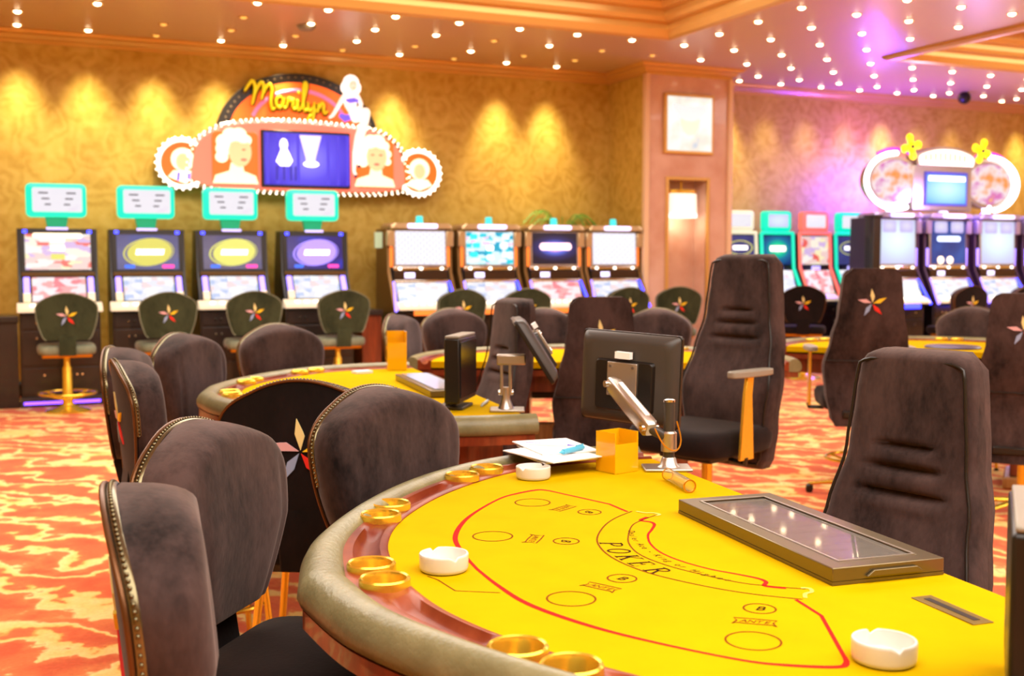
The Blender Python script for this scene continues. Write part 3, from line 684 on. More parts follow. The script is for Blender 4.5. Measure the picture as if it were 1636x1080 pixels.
b = MB().tube(spline([Vector((-.045, -.05, .12)), Vector((-.02, -.055, .075)), Vector((.012, -.05, .06)), Vector((.028, -.03, .085)), Vector((.018, -.02, .135))], 6), .0022, 6)
b.build('cable', M_gold_sat, ta); adopt(ta, mon1)
# card display box at the near end
t = thing('card_display', 'dark boxy display with a grey top at the right edge', 'display', (0.585, 1.30, ZT + .028), math.radians(-23))
MB().loft([[(x, y, .0) for x, y in ((0, 0), (.24, 0), (.24, .28), (0, .28))], [(x, y, .222) for x, y in ((0, 0), (.24, 0), (.24, .28), (0, .28))]]).build('body', M_black, t, bevel=.006)
MB().box(.004, .236, .004, .276, .222, .230).build('top_panel', M_grey, t, bevel=.003)
MB().loft([[(x, -.001, z) for x, z in rrect(.19, .165, .02, cx=.118, cy=.100)], [(x, -.007, z) for x, z in rrect(.18, .155, .02, cx=.118, cy=.100)]]).build('front_bezel', M_silver, t)
MB().loft([[(x, -.006, z) for x, z in rrect(.17, .145, .018, cx=.118, cy=.100)], [(x, -.009, z) for x, z in rrect(.17, .145, .018, cx=.118, cy=.100)]]).build('front_screen', mat('dark_screen'), t)
for (x, y) in ((.02, .02), (.22, .02), (.02, .26), (.22, .26)): MB().cyl((x, y, -.002), (x, y, 0), .012, n=10).build('foot', M_black, t)

# ------------------------------------------------------------------ things on the second table
t = card_box('tall amber acrylic card box on the second table', T2p(.90, .10, ZT + .001), math.radians(12), .10, .085, .20, M_acry_o)
t = thing('chip_tray', 'chip tray with a bright reflecting lid on the second table', 'chip tray', T2p(.03, .125, ZT + .001), R2)
MB().box(-.36, .36, -.085, .085, 0, .03).build('base', M_tray, t, bevel=.004)
MB().box(-.33, .33, -.06, .06, .03, .034).build('glass_lid', mat('bright_lid', '#cfd4ea', .08, .6), t)
t = thing('card_display', 'upright black display seen edge-on on the second table', 'display', T2p(-.66, .17, ZT + .001), math.radians(78))
MB().box(-.13, .13, -.030, .030, .03, .275).build('body', M_black, t, bevel=.006)
MB().box(-.12, .12, -.034, -.030, .05, .26).build('screen', mat('dark_screen'), t)
MB().box(-.125, .125, -.028, .028, .275, .285).build('top_panel', M_grey, t, bevel=.003)
MB().box(-.06, .06, .03, .045, 0, .20).build('stand', M_darkgrey, t, bevel=.004)
MB().box(-.08, .08, -.03, .08, 0, .012).build('foot', M_darkgrey, t, bevel=.003)
pen('pale pen lying on the second table next to the black display', T2p(-.66, .085, ZT + .006), T2p(-.50, .01, ZT + .006), .006, mat('pale_pen', '#b8c4c8', .4), M_grey)
ab2 = T2p(-.80, .03, ZT + .0005)
t = thing('monitor_arm', 'folded silver monitor arm standing on the second table', 'monitor arm', ab2, 0)
MB().box(-.06, .07, -.05, .05, 0, .010).build('base_plate', M_silver, t, bevel=.003)
MB().lathe([(.030, .01), (.022, .03), (.016, .05), (.016, .09)], 18).build('base_flange', M_silver, t)
for dx in (-.016, .016): MB().box(dx - .006, dx + .006, -.012, .012, .06, .20).build('link', M_silver, t, bevel=.003)
MB().box(-.035, .075, -.018, .018, .175, .215).build('head_link', M_silver, t, bevel=.006)
for z in (.07, .19): MB().cyl((-.028, 0, z), (.028, 0, z), .010, n=12).build('pivot', M_chrome, t)
ta = t; t = monitor('slim monitor on a folded silver arm, tilted and seen edge-on at the second table', ab2 + Vector((.105, .02, .235)), 0)
t.rotation_euler = (math.radians(-32), 0, math.radians(92)); adopt(ta, t)
t2 = thing('card_pile', 'small pile of cards at the far edge of the second table', 'cards', T2p(1.0, .30, ZT + .012), R2 + .3)
for k in range(4): MB().box(-.03, .03, -.045, .045, .003 * k, .003 * k + .0026).build('card', M_page, t2)
t2.location.z = ZT + .001; t2.location.xy = T2p(.78, .30).xy
o = MB().lathe([(.0005, 0), (.17, 0), (.175, .006), (.165, .014), (.0005, .016)], 32, cap0=False, cap1=False).build('felt_disc', mat('slate_disc', '#4a4358', .35)); o.location = on(O4, R4, .05, .30, ZT + .001)
tag(o, 'flat slate disc lying on the right-hand table', 'disc')

# ------------------------------------------------------------------ chairs (front = local +y, back plane near y = -0.2)
PET = [[(0, .012), (.20, .42), (.16, .62), (.0, 1.0), (-.07, .50)]]
def emblem(parent, cx, cz, R, yf, thick=.004):
    """five-petal pinwheel on the rear face; yf(x, z) gives the cloth surface"""
    for k in range(5):
        an = -2 * PI * k / 5 + .10; c, s = math.cos(an), math.sin(an); ring = []
        for (u, v) in [(.015, .05), (.19, .46), (.13, .68), (.02, 1.0), (-.09, .55)]:
            x = cx + R * (c * u - s * v); z = cz + R * (s * u + c * v); ring.append((x, z))
        MB().loft([[(x, yf(x, z) + .001, z) for x, z in ring], [(x, yf(x, z) - thick, z) for x, z in ring]]).build('emblem_petal', M_petal[k], parent, flat=False)
def fan_chair(name, label, velvet, seatm, z0, hgt, wmax, wbot, kind, scale=1.0):
    t = thing(name, label, 'chair')
    yb = -.245; T = .135; wrap = .40; lean = .10; arch = .04
    def wfun(b):
        w = wbot + (wmax - wbot) * (math.sin(min(b / .74, 1) * PI / 2) ** .9)
        if b > .70: w -= (wmax * .40) * ((b - .70) / .30) ** 2.6
        if b < .08: w -= .03 * ((.08 - b) / .08) ** 2
        return w / 2
    def pos(x, y, b):
        w = wfun(b); z = z0 + hgt * b + arch * (1 - (x / max(w, .01)) ** 2) * b ** 3
        return (x, yb + y + wrap * x * x - lean * (z - z0), z)
    rows = [0, .015, .04, .08] + [.08 + .62 * k / 9 for k in range(1, 10)] + [.75, .80, .85, .89, .92, .94, .96, .975, .985, .993, 1.0]
    loops = []
    for b in rows:
        w = wfun(b); e = math.sin(min(1.0, b / .05 + .25) * PI / 2)
        if b > .90: e = max(0.0, 1 - ((b - .90) / .10) ** 2.6) ** .5
        ring = []
        for k in range(9): x = -w + 2 * w * k / 8; ring.append(pos(x, .012, b))
        for k in range(1, 34):
            a = PI * k / 34; x = w * sup(math.cos(a), .50); y = .012 + (T - .012) * (.12 + .88 * e) * (.62 + .38 * min(1, b / .5)) * (abs(math.sin(a)) ** .5) - .006 * math.exp(-((abs(x) - w * .72) / .010) ** 2) * e * max(0, min(1, (.86 - b) / .12))
            ring.append(pos(x, y, b))
        loops.append(ring)
    cush = MB().loft(loops).build('backrest_cushion', velvet, t, ang=89)
    loops = []
    for b in rows:
        w = wfun(b) * .985; loops.append([pos(-w + 2 * w * k / 8, .001, b) for k in range(9)] + [pos(w - 2 * w * k / 8, .012, b) for k in range(9)])
    shell = MB().loft(loops).build('back_panel', M_black_velvet if velvet is M_brown else velvet, t, ang=55)
    out = [pos(wfun(b) * 1.0, .002, b) for b in rows]
    edge = [pos(-wfun(b), .002, b) for b in rows] + [pos(wfun(1.0) * (-1 + 2 * k / 10), .002, 1.0) for k in range(1, 10)] + list(reversed(out))
    MB().tube(edge, .0048, 7).build('edge_piping', M_brass_edge if velvet is M_brown else M_greenseat, t, ang=80)
    # studded strip over the shoulders and the top
    mid = [pos(-wfun(b), .014, b) for b in rows if b > .45] + [pos(wfun(1.0) * (-1 + 2 * k / 10), .014, 1.0) for k in range(1, 10)] + [pos(wfun(b), .014, b) for b in reversed(rows) if b > .45]
    sp = spline(mid, 6); bm_ = MB(); cen = Vector((0, yb, z0 + hgt * .5)); last = None
    strip = MB(); strip.tube([p + (p - cen).normalized() * -.002 for p in sp], .0085, 8, squash=.5)
    for p in sp:
        if last is None or (p - last).length > .0095:
            q = p + (p - cen).normalized() * .003; strip.ell(tuple(q), .0036, .0036, .0036, 6, 4); last = p
    strip.build('stud_trim', M_stud, t, ang=60)
    ys = lambda x, z: yb + wrap * x * x - lean * (z - z0)
    emblem(shell, 0, z0 + hgt * .56, .098 * scale, ys)
    # seat
    sw, sd = (.44, .43) if kind == 'stool' else (.52, .46); zt = z0 - .05
    loops = []
    for (k, z) in ((.90, zt - .095), (.97, zt - .085), (1.0, zt - .06), (1.0, zt - .035), (.97, zt - .012), (.90, zt - .002), (.6, zt + .004)):
        loops.append([(k * sw / 2 * sup(math.cos(a), .35), .02 + k * sd / 2 * sup(math.sin(a), .35), z) for a in [2 * PI * i / 36 for i in range(36)]])
    MB().loft(loops).build('seat', seatm, t, ang=60)
    MB().prism([(-.075, yb + .0, z0 + .06), (-.075, yb + .035, z0 + .06), (-.075, yb + .06, zt - .06), (-.075, yb + .10, zt - .10), (-.075, yb + .02, zt - .10), (-.075, yb - .01, z0 - .02)], (.15, 0, 0)).build('back_bracket', M_black_velvet if velvet is M_brown else velvet, t, bevel=.006)
    if kind == 'stool':
        MB().box(-.17, .17, -.16, .19, zt - .118, zt - .092).build('seat_frame', M_black, t, bevel=.005)
        for sx in (-1, 1):
            for sy in (-1, 1):
                MB().tube([(sx * .15, .015 + sy * .15, zt - .11), (sx * .205, .015 + sy * .20, .012)], [.013, .011], 10).build('leg', M_gold, t)
                MB().lathe([(.015, 0), (.015, .014), (.011, .018)], 10, (sx * .205, .015 + sy * .20, 0)).build('foot_cap', M_black, t)
        ring = [(.19 * sup(math.cos(a), .6), .015 + .185 * sup(math.sin(a), .6), .24) for a in [2 * PI * i / 28 for i in range(28)]]
        MB().tube(ring, .009, 8, True).build('foot_rail', M_gold, t)
    else:
        MB().box(-.22, .22, -.12, .16, zt - .125, zt - .094).build('seat_frame', M_gold_sat, t, bevel=.005)
        MB().lathe([(.030, zt - .125), (.030, zt - .20), (.045, zt - .23), (.048, .10), (.055, .07), (.10, .045), (.19, .022), (.21, .010), (.21, 0)], 24).build('pedestal', M_gold, t)
        ring = [(.26 * math.cos(a), .26 * math.sin(a), .18) for a in [2 * PI * i / 28 for i in range(28)]]
        MB().tube(ring, .011, 8, True).build('foot_ring', M_gold, t)
        for k in range(4):
            a = PI / 4 + PI / 2 * k; MB().cyl((.04 * math.cos(a), .04 * math.sin(a), .12), (.26 * math.cos(a), .26 * math.sin(a), .18), .010, n=8).build('ring_strut', M_gold, t)
    return t
stool = fan_chair('casino_stool', 'x', M_brown, M_black_velvet, .69, .38, .485, .30, 'stool')
PC = [  # x, y of the backrest, facing, label
    (-.535, 1.70, (.955, .30), 'brown velvet stool nearest the camera, seen edge-on at the lower left'),
    (-.625, 2.36, (.965, -.26), 'brown velvet stool with its seat showing, second along the nearest table'),
    (-.325, 2.98, (.78, -.62), 'brown velvet stool half hidden by the far rail of the nearest table'),
    (-.600, 3.25, (.05, 1.0), 'stool turned away with a pinwheel emblem, between two velvet stools'),
    (-1.285, 3.85, (.90, .43), 'stool seen edge-on beside the open carpet at left'),
    (-1.490, 5.20, (.95, -.30), 'brown velvet stool left of the second table tip'),
    (-1.215, 5.95, (.66, -.75), 'brown velvet stool at the far side of the second table'),
    (-1.500, 4.40, (.97, .12), 'stool mostly hidden behind the edge-on stool at left'),
    (-.680, 7.02, (.97, -.22), 'stool at the left end of the far card table'),
    (-.400, 7.85, (.50, -.86), 'stool at the far left corner of the far card table'),
    (.225, 7.90, (.05, -1.0), 'stool behind the far card table left of the high-back chair'),
    (1.010, 7.85, (-.25, -.97), 'stool behind the far card table right of the high-back chair'),
    (3.330, 8.15, (-.42, -.90), 'stool behind the right-hand card table')]
for k, (x, y, f, lab) in enumerate(PC):
    fv = Vector(f).normalized(); loc = (x + fv.x * .2, y + fv.y * .2, 0)
    o = stool if k == 0 else dup(stool)
    o.location = loc; o.rotation_euler = (0, 0, face(*f)); o['label'] = lab; o['group'] = 'velvet stools around the card tables'
slot_chair = fan_chair('slot_chair', 'x', M_green, M_greenseat, .70, .40, .545, .40, 'slot', 1.0)
SCH = [(-6.72, 'green slot chair in front of the leftmost slot machine'), (-5.82, 'green slot chair in front of the second slot machine from left'), (-4.97, 'green slot chair in front of the third slot machine from left'), (-4.07, 'green slot chair in front of the fourth slot machine, with the violet screen'),
       (-2.82, 'green slot chair in front of the first silver slot machine'), (-2.04, 'green slot chair in front of the cyan-screen silver slot machine'), (-.80, 'green slot chair half hidden behind the high-back chair'), (-.06, 'green slot chair at the foot of the pink column')]
for k, (s, lab) in enumerate(SCH):
    o = slot_chair if k == 0 else dup(slot_chair)
    o.location = WF(s, 1.30 if k < 4 else 1.45, 0); o.rotation_euler = (0, 0, WA + (.0, .05, -.04, .03, .02, -.05, .04, -.25)[k]); o['label'] = lab; o['group'] = 'green chairs at the slot machines'
bslot = fan_chair('slot_chair', 'brown slot chair with emblem in front of the violet slot machines', M_brown, M_black_velvet, .70, .40, .52, .38, 'slot', 1.0)
bslot.location = WF(3.25, 2.55, 0); bslot.rotation_euler = (0, 0, WA); bslot['group'] = 'brown chairs at the slot machines'
dup(bslot, 'brown slot chair at the far right edge of the picture', WF(4.20, 2.55, 0), WA)
dup(bslot, 'brown slot chair in front of the coral-framed slot machine', WF(1.62, 1.75, 0), WA - .7)

# high-back dealer chairs
def dealer_chair(label, bx, by, f, ztop, arms=True):
    """bx, by: where the backrest stands"""
    fv = Vector(f).normalized(); t = thing('dealer_chair', label, 'chair', (bx + fv.x * .22, by + fv.y * .22, 0), face(*f), 'high-back dealer chairs')
    H_ = .94; z0 = ztop - H_; yb = -.26; T = .075
    def wfun(b):
        pts = [(0, .36), (.06, .42), (.2, .475), (.38, .51), (.55, .445), (.72, .378), (.88, .350), (.96, .328), (.985, .295), (1, .23)]
        for (a0, w0), (a1, w1) in zip(pts, pts[1:]):
            if b <= a1:
                u = (b - a0) / (a1 - a0); u = u * u * (3 - 2 * u) if b < .9 else u; return (w0 + (w1 - w0) * u) / 2
        return .13
    def ycur(b, x):   # lumbar bulge forward, head slightly forward, wings forward
        return -.11 * (b - .28) + .050 * math.exp(-((b - .32) / .2) ** 2) + .055 * max(0, b - .72) + .35 * x * x
    def pos(x, y, b): return (x, yb + y + ycur(b, x), z0 + H_ * b)
    rows = [k / 110 for k in range(111)]; loops = []; NX = 26
    for b in rows:
        w = wfun(b); e = math.sin(min(1, b / .03 + .25, (1 - b) / .03 + .25) * PI / 2); ring = [pos(-w + 2 * w * k / 6, .03, b) for k in range(7)]
        for k in range(1, NX):
            a = PI * k / NX; x = w * sup(math.cos(a), .55); y = .03 + T * (.4 + .6 * e) * (abs(math.sin(a)) ** .45)
            for zc, hw in ((.735, .085), (.675, .115), (.605, .140)):
                d = (b - zc - .10 * x * x) / .0085; q = max(0, 1 - (abs(x) / hw) ** 4); y -= .030 * math.exp(-d * d) * q; y += .006 * math.exp(-((b - zc + .032) / .016) ** 2) * q
            ring.append(pos(x, y, b))
        loops.append(ring)
    MB().loft(loops).build('backrest_cushion', M_brown, t, ang=80)
    loops = []
    for b in rows[::5]:
        w = wfun(b) * .985; loops.append([pos(-w + 2 * w * k / 8, 0, b) for k in range(9)] + [pos(w - 2 * w * k / 8, .029, b) for k in range(9)])
    shell = MB().loft(loops).build('back_panel', M_brown, t, ang=60)
    eb = [(b, .93) for b in rows[3:105:4]] + [(.958, .92), (.966, .86), (.971, .76), (.973, .5)]
    ed = [pos(-wfun(b) * k, .03 + T * .90, b) for b, k in eb] + [pos(wfun(b) * k, .03 + T * .90, b) for b, k in reversed(eb)]
    MB().tube(ed, .0045, 6, True).build('front_piping', M_black, t, ang=80)
    MB().tube([pos(x, -.002, .42) for x in [(-.24 + .48 * k / 10) for k in range(11)]], .004, 6).build('back_seam', M_black, shell, ang=80)
    emblem(shell, 0, z0 + H_ * .785, .085, lambda x, z: yb + ycur((z - z0) / H_, x))
    zs = z0 + .20; loops = []
    for (k, z) in ((.88, zs - .11), (.97, zs - .095), (1.0, zs - .06), (1.0, zs - .03), (.95, zs - .005), (.8, zs + .004), (.4, zs + .006)):
        loops.append([(k * .25 * sup(math.cos(a), .35), .05 + k * .245 * sup(math.sin(a), .35), z) for a in [2 * PI * i / 36 for i in range(36)]])
    MB().loft(loops).build('seat', M_black_velvet, t, ang=60)
    MB().box(-.14, .14, -.24, .16, zs - .145, zs - .105).build('seat_plate', M_black, t, bevel=.006)
    if arms:
        for sx in (-1, 1):
            MB().tube([(sx * .20, .10, zs - .125), (sx * .29, .12, zs - .125), (sx * .295, .125, zs - .10)], .012, 8).build('arm_bracket', M_black, t)
            MB().prism([(sx * .29 - .008, .07, zs - .11), (sx * .29 - .008, .16, zs - .11), (sx * .29 - .008, .135, zs + .16), (sx * .29 - .008, .12, zs + .235), (sx * .29 - .008, .075, zs + .235), (sx * .29 - .008, .085, zs + .16)], (.016, 0, 0)).build('arm_upright', M_gold, t, bevel=.003)
            MB().loft([[(sx * .29 + .035 * sup(math.cos(a), .6), .09 + .14 * sup(math.sin(a), .7), z) for a in [2 * PI * i / 24 for i in range(24)]] for z in (zs + .235, zs + .262)]).build('arm_pad', M_grey, t, bevel=.005)
    MB().cyl((0, 0, zs - .14), (0, 0, .10), .024, n=16).build('gas_post', M_gold, t)
    if zs > .55:
        rz = max(.20, zs - .42)
        MB().tube([(.20 * math.cos(a), .20 * math.sin(a), rz) for a in [2 * PI * i / 30 for i in range(30)]], .010, 8, True).build('foot_ring', M_gold, t)
        for k in range(3):
            a = 2 * PI * k / 3 + .4; MB().cyl((.02 * math.cos(a), .02 * math.sin(a), rz - .04), (.20 * math.cos(a), .20 * math.sin(a), rz), .008, n=8).build('ring_strut', M_gold, t)
    MB().lathe([(.035, .05), (.05, .06), (.05, .10), (.03, .14)], 16).build('hub', M_gold, t)
    for k in range(5):
        a = 2 * PI * k / 5 + .3; c, s = math.cos(a), math.sin(a)
        MB().tube([(.04 * c, .04 * s, .09), (.17 * c, .17 * s, .075), (.30 * c, .30 * s, .055)], [.024, .020, .014], 10, squash=.7).build('base_leg', M_gold, t)
        MB().lathe([(.012, .055), (.022, .045), (.024, .02), (.018, 0)], 10, (.295 * c, .295 * s, 0)).build('caster', M_black, t)
    return t
dealer_chair('nearest high-back brown chair behind the chip tray', 1.030, 2.90, (-.80, -.60), 1.215, arms=False)
dealer_chair('high-back brown chair with a gold armrest, behind the nearest table', 1.02, 5.05, (-.74, -.67), 1.475)
dealer_chair('high-back chair turned away with emblem, behind the rear-facing monitor', .47, 6.02, (.03, 1), 1.255, arms=False)
dealer_chair('high-back chair turned away with emblem and foot ring, right of centre', 2.10, 6.62, (.12, 1), 1.40)
dealer_chair('high-back chair cut off by the right edge of the picture', 2.78, 6.10, (.45, .89), 1.27, arms=False)
dealer_chair('high-back brown chair facing left at the second table', -.035, 5.66, (-.93, -.42), 1.255, arms=False)

# ------------------------------------------------------------------ slot machines (front = local -y, x runs along the wall)
SM = {}
SM['reel'] = screen_mat('screen_fruit_reels', [(0, '#f6d2cc'), (.2, '#fff4e0'), (.38, '#f2675c'), (.52, '#fdf6f0'), (.7, '#d9b8e8'), (.85, '#fff2c0')], 5.0, .75)
SM['navy'] = screen_mat('screen_navy', [(0, '#23244f'), (.5, '#3c3f78'), (.8, '#1f3f90')], 1.6, .9, 'noise')
SM['brown'] = screen_mat('screen_dusk', [(0, '#2c2440'), (.5, '#4c4468'), (.8, '#2b3070')], 1.6, .9, 'noise')
SM['violet'] = screen_mat('screen_violet', [(0, '#18144a'), (.5, '#2a2478'), (.8, '#2a3ac0')], 1.6, .9, 'noise')
SM['white'] = screen_mat('screen_white_grid', [(0, '#f4f4ff'), (.9, '#f0f2ff'), (1, '#b8b6d8')], 4.0, .95, 'brick', (1, 1, 1))
SM['cyan'] = screen_mat('screen_cyan_symbols', [(0, '#d2f6ff'), (.3, '#24c8d6'), (.5, '#e6f2ff'), (.7, '#18a0c0'), (.82, '#f4c8e4'), (.9, '#dff6ff')], 7.0, .95)
SM['swirl'] = screen_mat('screen_dark_glow', [(0, '#191326'), (.35, '#2a2a60'), (.62, '#5a6ad8'), (.8, '#f4a8c8'), (1, '#fff0f8')], 1, 1.0, 'radial', (1.7, 1, 2.2))
SM['teal'] = screen_mat('screen_teal', [(0, '#12306a'), (.35, '#176a96'), (.6, '#10c890'), (.9, '#d4fff0')], 1, .9, 'radial', (1.4, 1, 1.6))
SM['lilac'] = screen_mat('screen_lilac', [(0, '#c8c2f4'), (.35, '#d8e0ff'), (.6, '#e8fbff'), (1, '#ffffff')], 1, .75, 'radial', (1.1, 1, 1.1))
SM['deep'] = screen_mat('screen_deep_blue', [(0, '#0c2a66'), (.5, '#17408a'), (1, '#2a62b8')], 2.0, .9, 'noise')
SM['lower'] = screen_mat('screen_lower_pastel', [(0, '#e4e6f6'), (.35, '#f6f2f2'), (.6, '#b8c8ea'), (.75, '#f0d8da'), (.88, '#ffffff')], 4.5, .85, 'voronoi', (1.4, 1, .7))
SM['lower_pink'] = screen_mat('screen_lower_pink', [(0, '#f4e0e4'), (.35, '#f6a8a8'), (.6, '#ffe8e8'), (.8, '#e88890')], 4.0, .9, 'voronoi', (1.4, 1, .7))
SM['pay'] = screen_mat('screen_paytable', [(0, '#f0ecf6'), (.6, '#f6f2fa'), (1, '#e8d8f0')], 2.0, .74, 'noise')
SM['violet_cap'] = screen_mat('screen_violet_caps', [(0, '#c4b4ff'), (.5, '#dcd4ff'), (1, '#f4f0ff')], 1, .72, 'radial', (1.2, 1, 1.2))
def em(name, c, s): return mat(name, c, .4, emit=c, strength=s)
E_white = em('print_white', '#ffffff', 1.2); E_olive = em('print_olive', '#a2ac52', .56); E_lav = em('print_lavender', '#8a7cf0', .75); E_lime = em('print_lime', '#aab860', .58)
E_ink = mat('print_ink', '#2a2440', .5); E_blueb = em('print_blue', '#2a5ad8', 1.0); E_mag = em('print_magenta', '#e0389a', 1.0); E_cyan = em('print_cyan', '#20c8c8', 1.0); E_sky = em('print_sky', '#b8ddf6', 1.0)
DECK = mat('cream_deck', '#e8dcc0', .3, emit='#fff0d0', strength=.25); BTN = em('lit_button', '#fff4e2', 2.2); VBTN = em('lit_violet_post', '#8c78ff', 2.0)
def panel_frame(p0, p1, w):
    """matrix for a tilted panel: origin at the middle of its lower edge p0=(y,z), up towards p1"""
    dy, dz = p1[0] - p0[0], p1[1] - p0[1]; L_ = math.hypot(dy, dz)
    M_ = Matrix(((1, 0, 0, 0), (0, dz / L_, dy / L_, p0[0]), (0, -dy / L_, dz / L_, p0[1]), (0, 0, 0, 1)))
    return M_, L_          # local: x across, z up the panel, -y out of the panel
def ellipse(cx, cz, rx, rz, n=28): return [(cx + rx * math.cos(2 * PI * k / n), cz + rz * math.sin(2 * PI * k / n)) for k in range(n)]
def decal(pts, M_, y, name, m, parent, th=.003):
    return MB().prism([(x, y, z) for x, z in pts], (0, -th, 0)).xf(M_).build(name, m, parent)
def ringdecal(o, i, M_, y, name, m, parent):
    n = len(o); b = MB().loft([[(x, y, z) for x, z in o], [(x, y - .003, z) for x, z in o], [(x, y - .003, z) for x, z in i], [(x, y, z) for x, z in i], [(x, y, z) for x, z in o]], False, False)
    return b.xf(M_).build(name, m, parent)
def swash(parent, M_, w, h, m):      # the tilted oval logo with a bright word bar
    e = ellipse(0, 0, w * .36, h * .36); a = .12
    rot = lambda pts, cx, cz: [(cx + x * math.cos(a) - z * math.sin(a), cz + x * math.sin(a) + z * math.cos(a)) for x, z in pts]
    decal(rot(ellipse(0, 0, w * .37, h * .37), .02, h * .50), M_, -.004, 'logo_oval', m, parent)
    ringdecal(rot(ellipse(0, 0, w * .42, h * .40), .01, h * .5), rot(ellipse(0, 0, w * .40, h * .365), .015, h * .5), M_, -.005, 'logo_ring', m, parent)
    b = MB(); x = -w * .20      # blurred bright word: a row of blocky strokes
    for k, ww in enumerate((.05, .032, .045, .038, .05, .04)):
        b.prism([(x, -.008, h * .42), (x + ww, -.008, h * .42), (x + ww + .012, -.008, h * .58), (x + .012, -.008, h * .58)], (0, -.003, 0)); x += ww + .004
    b.xf(M_).build('logo_word', E_white, parent)
def slot_base(t, w, ztop, m=None):
    m = m or M_espresso
    MB().box(-w / 2, w / 2, .06, .66, .10, ztop).build('base_cabinet', m, t, bevel=.006)
    MB().box(-w / 2 - .01, w / 2 + .01, .03, .66, .0, .10).build('plinth', M_darkgrey, t, bevel=.004)
    MB().box(-w / 2 + .02, w / 2 - .02, .018, .03, .03, .055).build('plinth_light', M_purple_neon, t)
    for (z0, z1) in ((.13, .385), (.41, ztop - .17), (ztop - .15, ztop - .02)):
        dr = MB().box(-w / 2 + .02, w / 2 - .02, .045, .06, z0, z1).build('door' if z1 - z0 > .2 else 'drawer', m, t, bevel=.004)
        for x in ((-.16, .14, .19) if z0 < .2 else (-.22, -.16, .20)):
            MB().lathe([(.010, 0), (.013, .006), (.010, .014)], 10).xf(Matrix.Translation((x, .045, z1 - .07)) @ Matrix.Rotation(PI / 2, 4, 'X')).build('knob', M_chrome, dr)
def topper(t, z0, w, h, frame, y=.30, neck=True, lines=True, scr='pay'):
    tp = MB()
    o_ = rrect(w, h, .05, 5, 0, z0 + h / 2); i_ = rrect(w - .10, h - .095, .02, 5, .01, z0 + h / 2 + .005)
    tp.loft([[(x, y + .09, z) for x, z in o_], [(x, y, z) for x, z in o_], [(x, y - .01, z) for x, z in i_], [(x, y + .02, z) for x, z in i_]], True, False)
    f = tp.build('topper_frame', frame, t, ang=45)
    MB().box(-w / 2 + .055, w / 2 - .035, y + .004, y + .012, z0 + .048, z0 + h - .040).build('topper_screen', SM[scr], f)
    if lines:
        for r_ in range(3):
            for sx in (-1, 1):
                MB().box(.01 + sx * (.13 - .02 * r_) - .045 + .008 * r_, .01 + sx * (.13 - .02 * r_) + .045 - .008 * r_, y, y + .005, z0 + h * .70 - r_ * h * .17, z0 + h * .70 - r_ * h * .17 + .014).build('payline_text', E_ink, f)
    if neck:
        MB().prism([(-.09, y + .02, z0 - .10), (.09, y + .02, z0 - .10), (.11, y + .02, z0 + .01), (-.11, y + .02, z0 + .01)], (0, .07, 0)).build('topper_neck', M_green_neck, t, bevel=.004)
    return f
